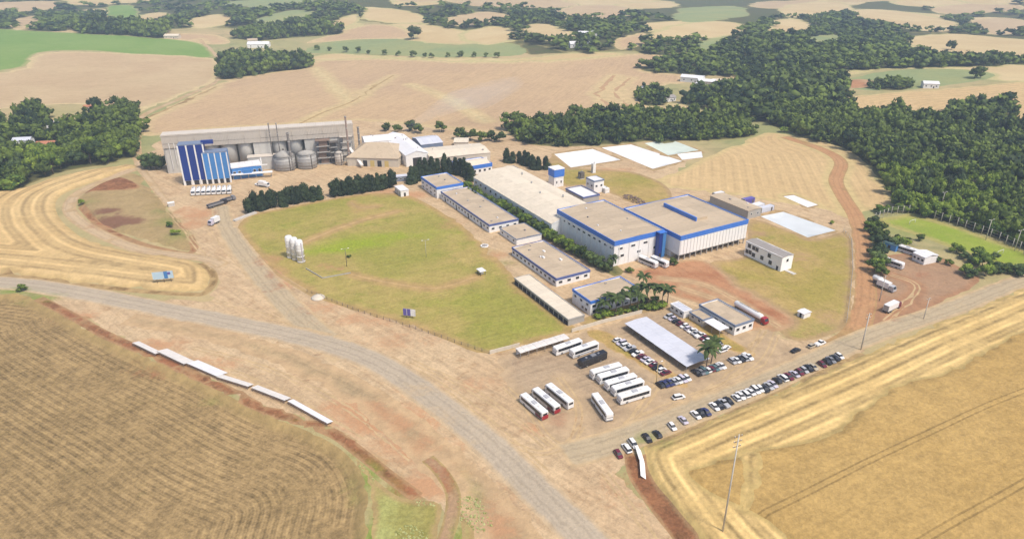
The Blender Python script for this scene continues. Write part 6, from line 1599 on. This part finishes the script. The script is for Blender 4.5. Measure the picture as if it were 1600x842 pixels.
# lorry lot and pitch planting
for k, (px, py, h) in enumerate(((1362, 352, 6), (1370, 362, 7), (1358, 362, 6), (1366, 374, 8), (1376, 372, 6), (1370, 384, 7), (1368, 402, 8), (1374, 414, 8), (1366, 424, 7), (1376, 430, 6), (1398, 388, 6), (1390, 384, 5), (1408, 384, 6), (1436, 376, 4), (1402, 374, 3), (1416, 378, 3))):
    q = at(px, py); tree(q.x, q.y, h, h * 1.0, random.choice(['broad', 'euc', 'bright']), 'leafy tree, %s counted down the clump between red track and lorry lot' % ORD[k], 'trees beside the lorry lot', 'garden_tree')
for k, (px, py, h) in enumerate(((1464, 408, 3.2), (1481, 414, 3.4), (1494, 395, 5), (1504, 404, 4), (1516, 410, 4), (1526, 404, 6), (1534, 416, 7), (1508, 428, 5), (1516, 434, 5), (1538, 432, 6), (1552, 428, 5), (1560, 426, 5), (1570, 426, 5), (1580, 424, 4.5), (1590, 430, 6), (1552, 404, 4))):
    q = at(px, py); tree(q.x, q.y, h, h * 1.1, random.choice(['broad', 'bright', 'euc']), 'rounded bush, %s from the club house among the bushes below the pitch' % ORD[k], 'rounded bushes by the pitch', 'round_bush', 'bush')
for k, (x, y) in enumerate(line([(1368, 336), (1400, 330), (1440, 330), (1490, 348), (1545, 366), (1600, 384)], 6.5)): tree(x, y, random.uniform(4, 7), random.uniform(5, 7), random.choice(['bright', 'broad']), 'low leafy tree, %s from the red track behind the pole fence' % ORD[k], 'low trees behind the pitch fence', 'garden_tree')
for px, py, h, l in ((130, 322, 3, 'low bush at the rounded end of the island'), (275, 372, 3.4, 'low bush on the island by the side road'), (268, 360, 3, 'small bush on the island edge above another'), (35, 455, 3.2, 'dark bush beside the main road near the stubble'), (545, 402, 1.6, 'dark small bush by the sports court post'),
                     (905, 472, 3, 'bright bush at the office corner'), (848, 424, 3, 'green bush at the end of the canteen'), (1225, 207, 5, 'small tree at the start of the red track'), (1300, 350, 2, 'bush at the blue pond corner')):
    q = at(px, py); tree(q.x, q.y, h, h * 1.3, 'shrub' if 'dark' not in l else 'broad', l, None, 'low_bush', 'bush')
# palms
def palm_meshes():
    b = MB(); n = 7; L = 3.6
    prev = None; vs = []
    for k in range(n + 1):
        u = k / n; x = L * u * (1 - .12 * u); z = 1.1 * math.sin(u * 2.4) - 1.1 * u * u; w = .48 * math.sin(math.pi * (u * .86 + .1)) + .03
        vs += [(x, -w, z - w * .45), (x, 0, z), (x, w, z - w * .45)]
    fs = []
    for k in range(n):
        o = 3 * k; fs += [(o, o + 1, o + 4, o + 3), (o + 1, o + 2, o + 5, o + 4)]
    b.add(vs, fs)
    fm = b.mesh('frond', LEAF['palm'])
    fm.attributes.new('tone', 'FLOAT', 'POINT').data.foreach_set('value', np.full(len(vs), .5, np.float32))
    tm = MB().tube((0, 0, -.2), (.1, 0, .5), .26, .19, n=8).tube((.1, 0, .5), (0, 0, 1.0), .19, .14, n=8).mesh('trunk', M['bark'])
    return fm, tm
FROND, PTRUNK = palm_meshes()
def palm(px, py, h, label, group=None, s=1.0):
    p = at(px, py)
    t = thing('palm_tree', label, 'palm', tuple(p), random.uniform(0, 6))
    if group: t['group'] = group
    tr = link('trunk', PTRUNK, t); tr.scale = (1, 1, h)
    n = 13
    for k in range(n):
        o = link('frond', FROND, t, (0, 0, h - .1), 6.283 * k / n + random.uniform(-.2, .2)); sc = s * random.uniform(.85, 1.1)
        o.scale = (sc, sc * 1.3, sc); o.rotation_euler.y = random.uniform(-.55, .45)
for px, py, h in ((952, 488, 7), (962, 492, 8), (972, 486, 7), (984, 482, 8), (1000, 476, 8), (1010, 478, 9), (1022, 478, 8.5), (1034, 482, 9), (1042, 478, 8), (1004, 452, 6), (942, 494, 6), (996, 486, 7)): NTREE.append(0); palm(px, py, h, 'palm tree, %s from the lawn side around the white office' % ORD[len(NTREE) - 2], 'palms around the office', 1.2)
for k, (px, py) in enumerate(((938, 496), (948, 492), (958, 493), (968, 490), (980, 488), (992, 484), (1003, 482), (1014, 482), (1026, 482), (1036, 480), (1008, 472), (1022, 470))):
    q = at(px, py); h = random.uniform(1.8, 3.6); tree(q.x, q.y, h, h * 1.5, random.choice(['shrub', 'broad', 'bright']), 'leafy garden shrub, %s from the lawn side under the office palms' % ORD[k], 'garden shrubs under the palms', 'garden_shrub', 'shrub')
palm(1103, 578, 9, 'large palm at the lower end of the carport, closer to the road', None, 1.45)
palm(1111, 567, 8.5, 'large palm at the lower end of the carport, closer to the gatehouse', None, 1.35)
palm(957, 423, 6.5, 'single palm at the foot of the main hall corner')
for px, py, h in ((983, 426, 3), (1052, 413, 3.5)): q = at(px, py); tree(q.x, q.y, h, h * 1.2, 'broad', 'dark bush before the main hall, %s' % ('near the lawn side' if px < 1000 else 'by the coaches'), None, 'low_bush', 'bush')
# woods beyond
for k, (sp, hmin, hmax, wm, q) in {'middle': (7, 6, 13, .95, 0), 'square': (8.5, 12, 16, .9, 1), 'hollow': (10, 9, 16, 1.05, 1), 'knot': (8, 6, 11, 1.0, 1), 'rise': (8, 6, 9, 1.1, 1), 'spur': (9, 9, 14, 1.0, 1), 'upper': (12, 8, 14, 1.3, 1), 'belt': (11, 14, 20, 1.0, 1), 'strip': (12, 12, 18, 1.0, 1),
                                  'top left': (17, 7, 13, 1.9, 2), 'top middle': (17, 7, 13, 1.9, 2), 'top centre': (17, 7, 13, 1.9, 2), 'top right': (17, 7, 13, 1.9, 2)}.items():
    X, Y = scatter(WOODP[k], sp, 20 + len(k))
    wood_mass('wood', {'middle': 'wooded strip behind the white ponds', 'square': 'square dark wood on the hill field', 'hollow': 'wood in the hollow right of the hill field', 'knot': 'round knot of trees at the field edge', 'rise': 'clump of trees on the far rise', 'spur': 'oval wood in the straw field'}.get(k, 'far wood of the ' + k), X, Y, hmin, hmax, wm, q, 40 + len(k))
# loose trees over the far country, sparse belts of woods under the sky line
Yf = rng.uniform(1250, 4200, 5200); Xf = rng.uniform(-1, 1, 5200) * (Yf * .78)
m = (np.sin(Xf / 170 + 1) + np.cos(Yf / 210 + Xf / 400) + np.sin((Xf + Yf) / 330)) > .25
fz = [z[2] for z in ZONES if z[0] in ('far_field', 'straw_field', 'green_field')]
for q in fz: m &= ~inside(q, Xf, Yf)
wood_mass('wood', 'far woods towards the horizon', Xf[m], Yf[m], 8, 14, 2.4, 2, 77)
def lone(pts, label, name='lone_tree'):
    for k, (px, py, h) in enumerate(pts):
        q = at(px, py); tree(q.x, q.y, h, h * .95, 'broad', label if len(pts) == 1 else label + ', ' + ORD[k] + ' along', None if len(pts) == 1 else label, name)
lone([(500 + 20 * k + random.uniform(-6, 6), 78 + 12 * min(1, k / 7) + random.uniform(-1, 1), random.uniform(6, 10)) for k in range(15)], 'tree in the far hedgerow below the sage green field')
lone([(646, 62, 22)], 'large lone round tree by the cream far field')
lone([(1522, 123, 12), (1532, 122, 12), (1486, 78, 12)], 'lone tree standing in the far straw fields')
lone([(720, 218, 9), (735, 220, 9), (752, 222, 9), (765, 220, 8), (640, 205, 9), (655, 208, 9), (690, 206, 9), (622, 206, 7), (604, 205, 7), (780, 222, 8)], 'bushy tree behind the white roofed warehouses')
# weeds in the verge by the corner track
def weeds(name, label, poly_label, n, seed, hmax=1.0):
    z = zpoly(poly_label); r = np.random.default_rng(seed)
    X, Y = scatter(z, 1.0, seed)
    m = (Y > 105) & ((np.sin(X / 2.7 + seed) + np.cos(Y / 3.1 + X / 5)) > .55)
    X, Y = X[m], Y[m]
    if len(X) > n: k = r.choice(len(X), n, replace=False); X, Y = X[k], Y[k]
    Vs, Fs, Ts = [], [], []; o = 0; Z = height(X, Y)
    for i in range(len(X)):
        V, F, T = CLUMP[1][r.integers(0, 4)]
        h = r.uniform(.12, .35) * hmax; w = r.uniform(.35, 1.1)
        Vs.append(np.stack([V[:, 0] * w + X[i], V[:, 1] * w + Y[i], V[:, 2] * h - .1 + Z[i]], 1)); Fs.append(F + o); o += len(V); Ts.append(np.clip(T + r.normal(.2, .3), 0, 1))
    ob = link(name, np_mesh(name, np.concatenate(Vs), np.concatenate(Fs), np.concatenate(Ts), LEAF['weed']))
    tag(ob, label, 'weeds', None, 'stuff')
LEAF['weed'] = leaf_mat('pale_weeds', (0.24, 0.25, 0.06), (0.46, 0.46, 0.2), 0)
weeds('weeds', 'pale weeds on the verge below the bank', 'weedy verge beside the farm track', 420, 61)
weeds('weeds', 'pale weeds between track and road', 'weedy verge between track and road', 300, 62)

# ------------------------------------------------------------------ smoke and air
def volume_mat(name, col, dens, aniso=0.0):
    s = NT(name)
    v = s.n('ShaderNodeVolumePrincipled')
    v.inputs['Color'].default_value = (*col, 1); v.inputs['Density'].default_value = dens; v.inputs['Density Attribute'].default_value = ''
    v.inputs['Anisotropy'].default_value = aniso
    s.link(v.outputs[0], s.out.inputs['Volume'])
    return s.m
a_, b_ = at(648, 222), ground(800, 150)
b = MB(); secs = []
A, B = Vector((a_.x - 8, a_.y + 2, 9)), Vector((a_.x + 75, a_.y + 75, 34))
for k in range(15):
    u = k / 14; c = A.lerp(B, u) + Vector((5 * math.sin(u * 7), 6 * math.sin(u * 5), 4 * math.sin(u * 6)))
    r = (7 + 15 * u) * math.sqrt(max(.01, math.sin(math.pi * (.03 + u * .94))))
    d_ = (B - A).normalized(); e1 = d_.cross(Vector((0, 0, 1))).normalized(); e2 = e1.cross(d_)
    secs.append([tuple(c + e1 * (r * math.cos(6.283 * j / 14) * (1 + .2 * math.sin(3 * j + k))) + e2 * (.55 * r * math.sin(6.283 * j / 14) * (1 + .2 * math.sin(2 * j + k)))) for j in range(14)])
b.loft(secs, smooth=True)
sm = b.build('smoke', volume_mat('thin_blue_smoke', (0.80, 0.87, 0.97), 0.0085))
bm = bmesh.new(); bm.from_mesh(sm.data); bmesh.ops.recalc_face_normals(bm, faces=bm.faces); bm.to_mesh(sm.data); bm.free()
tag(sm, 'thin bluish smoke drifting from the metal shed over the field', 'smoke', None, 'stuff')
zlo = min(v.co.z for o in bpy.data.objects if o.get('kind') == 'structure' and o.type == 'MESH' for v in o.data.vertices)
hz_ = MB().box((0, 0, zlo - 1), (27000, 27000, 152 - zlo + 1)).build('haze', volume_mat('pale_blue_air', (0.58, 0.75, 1.0), 0.00018))
tag(hz_, 'pale blue haze over the country', 'haze', None, 'stuff')
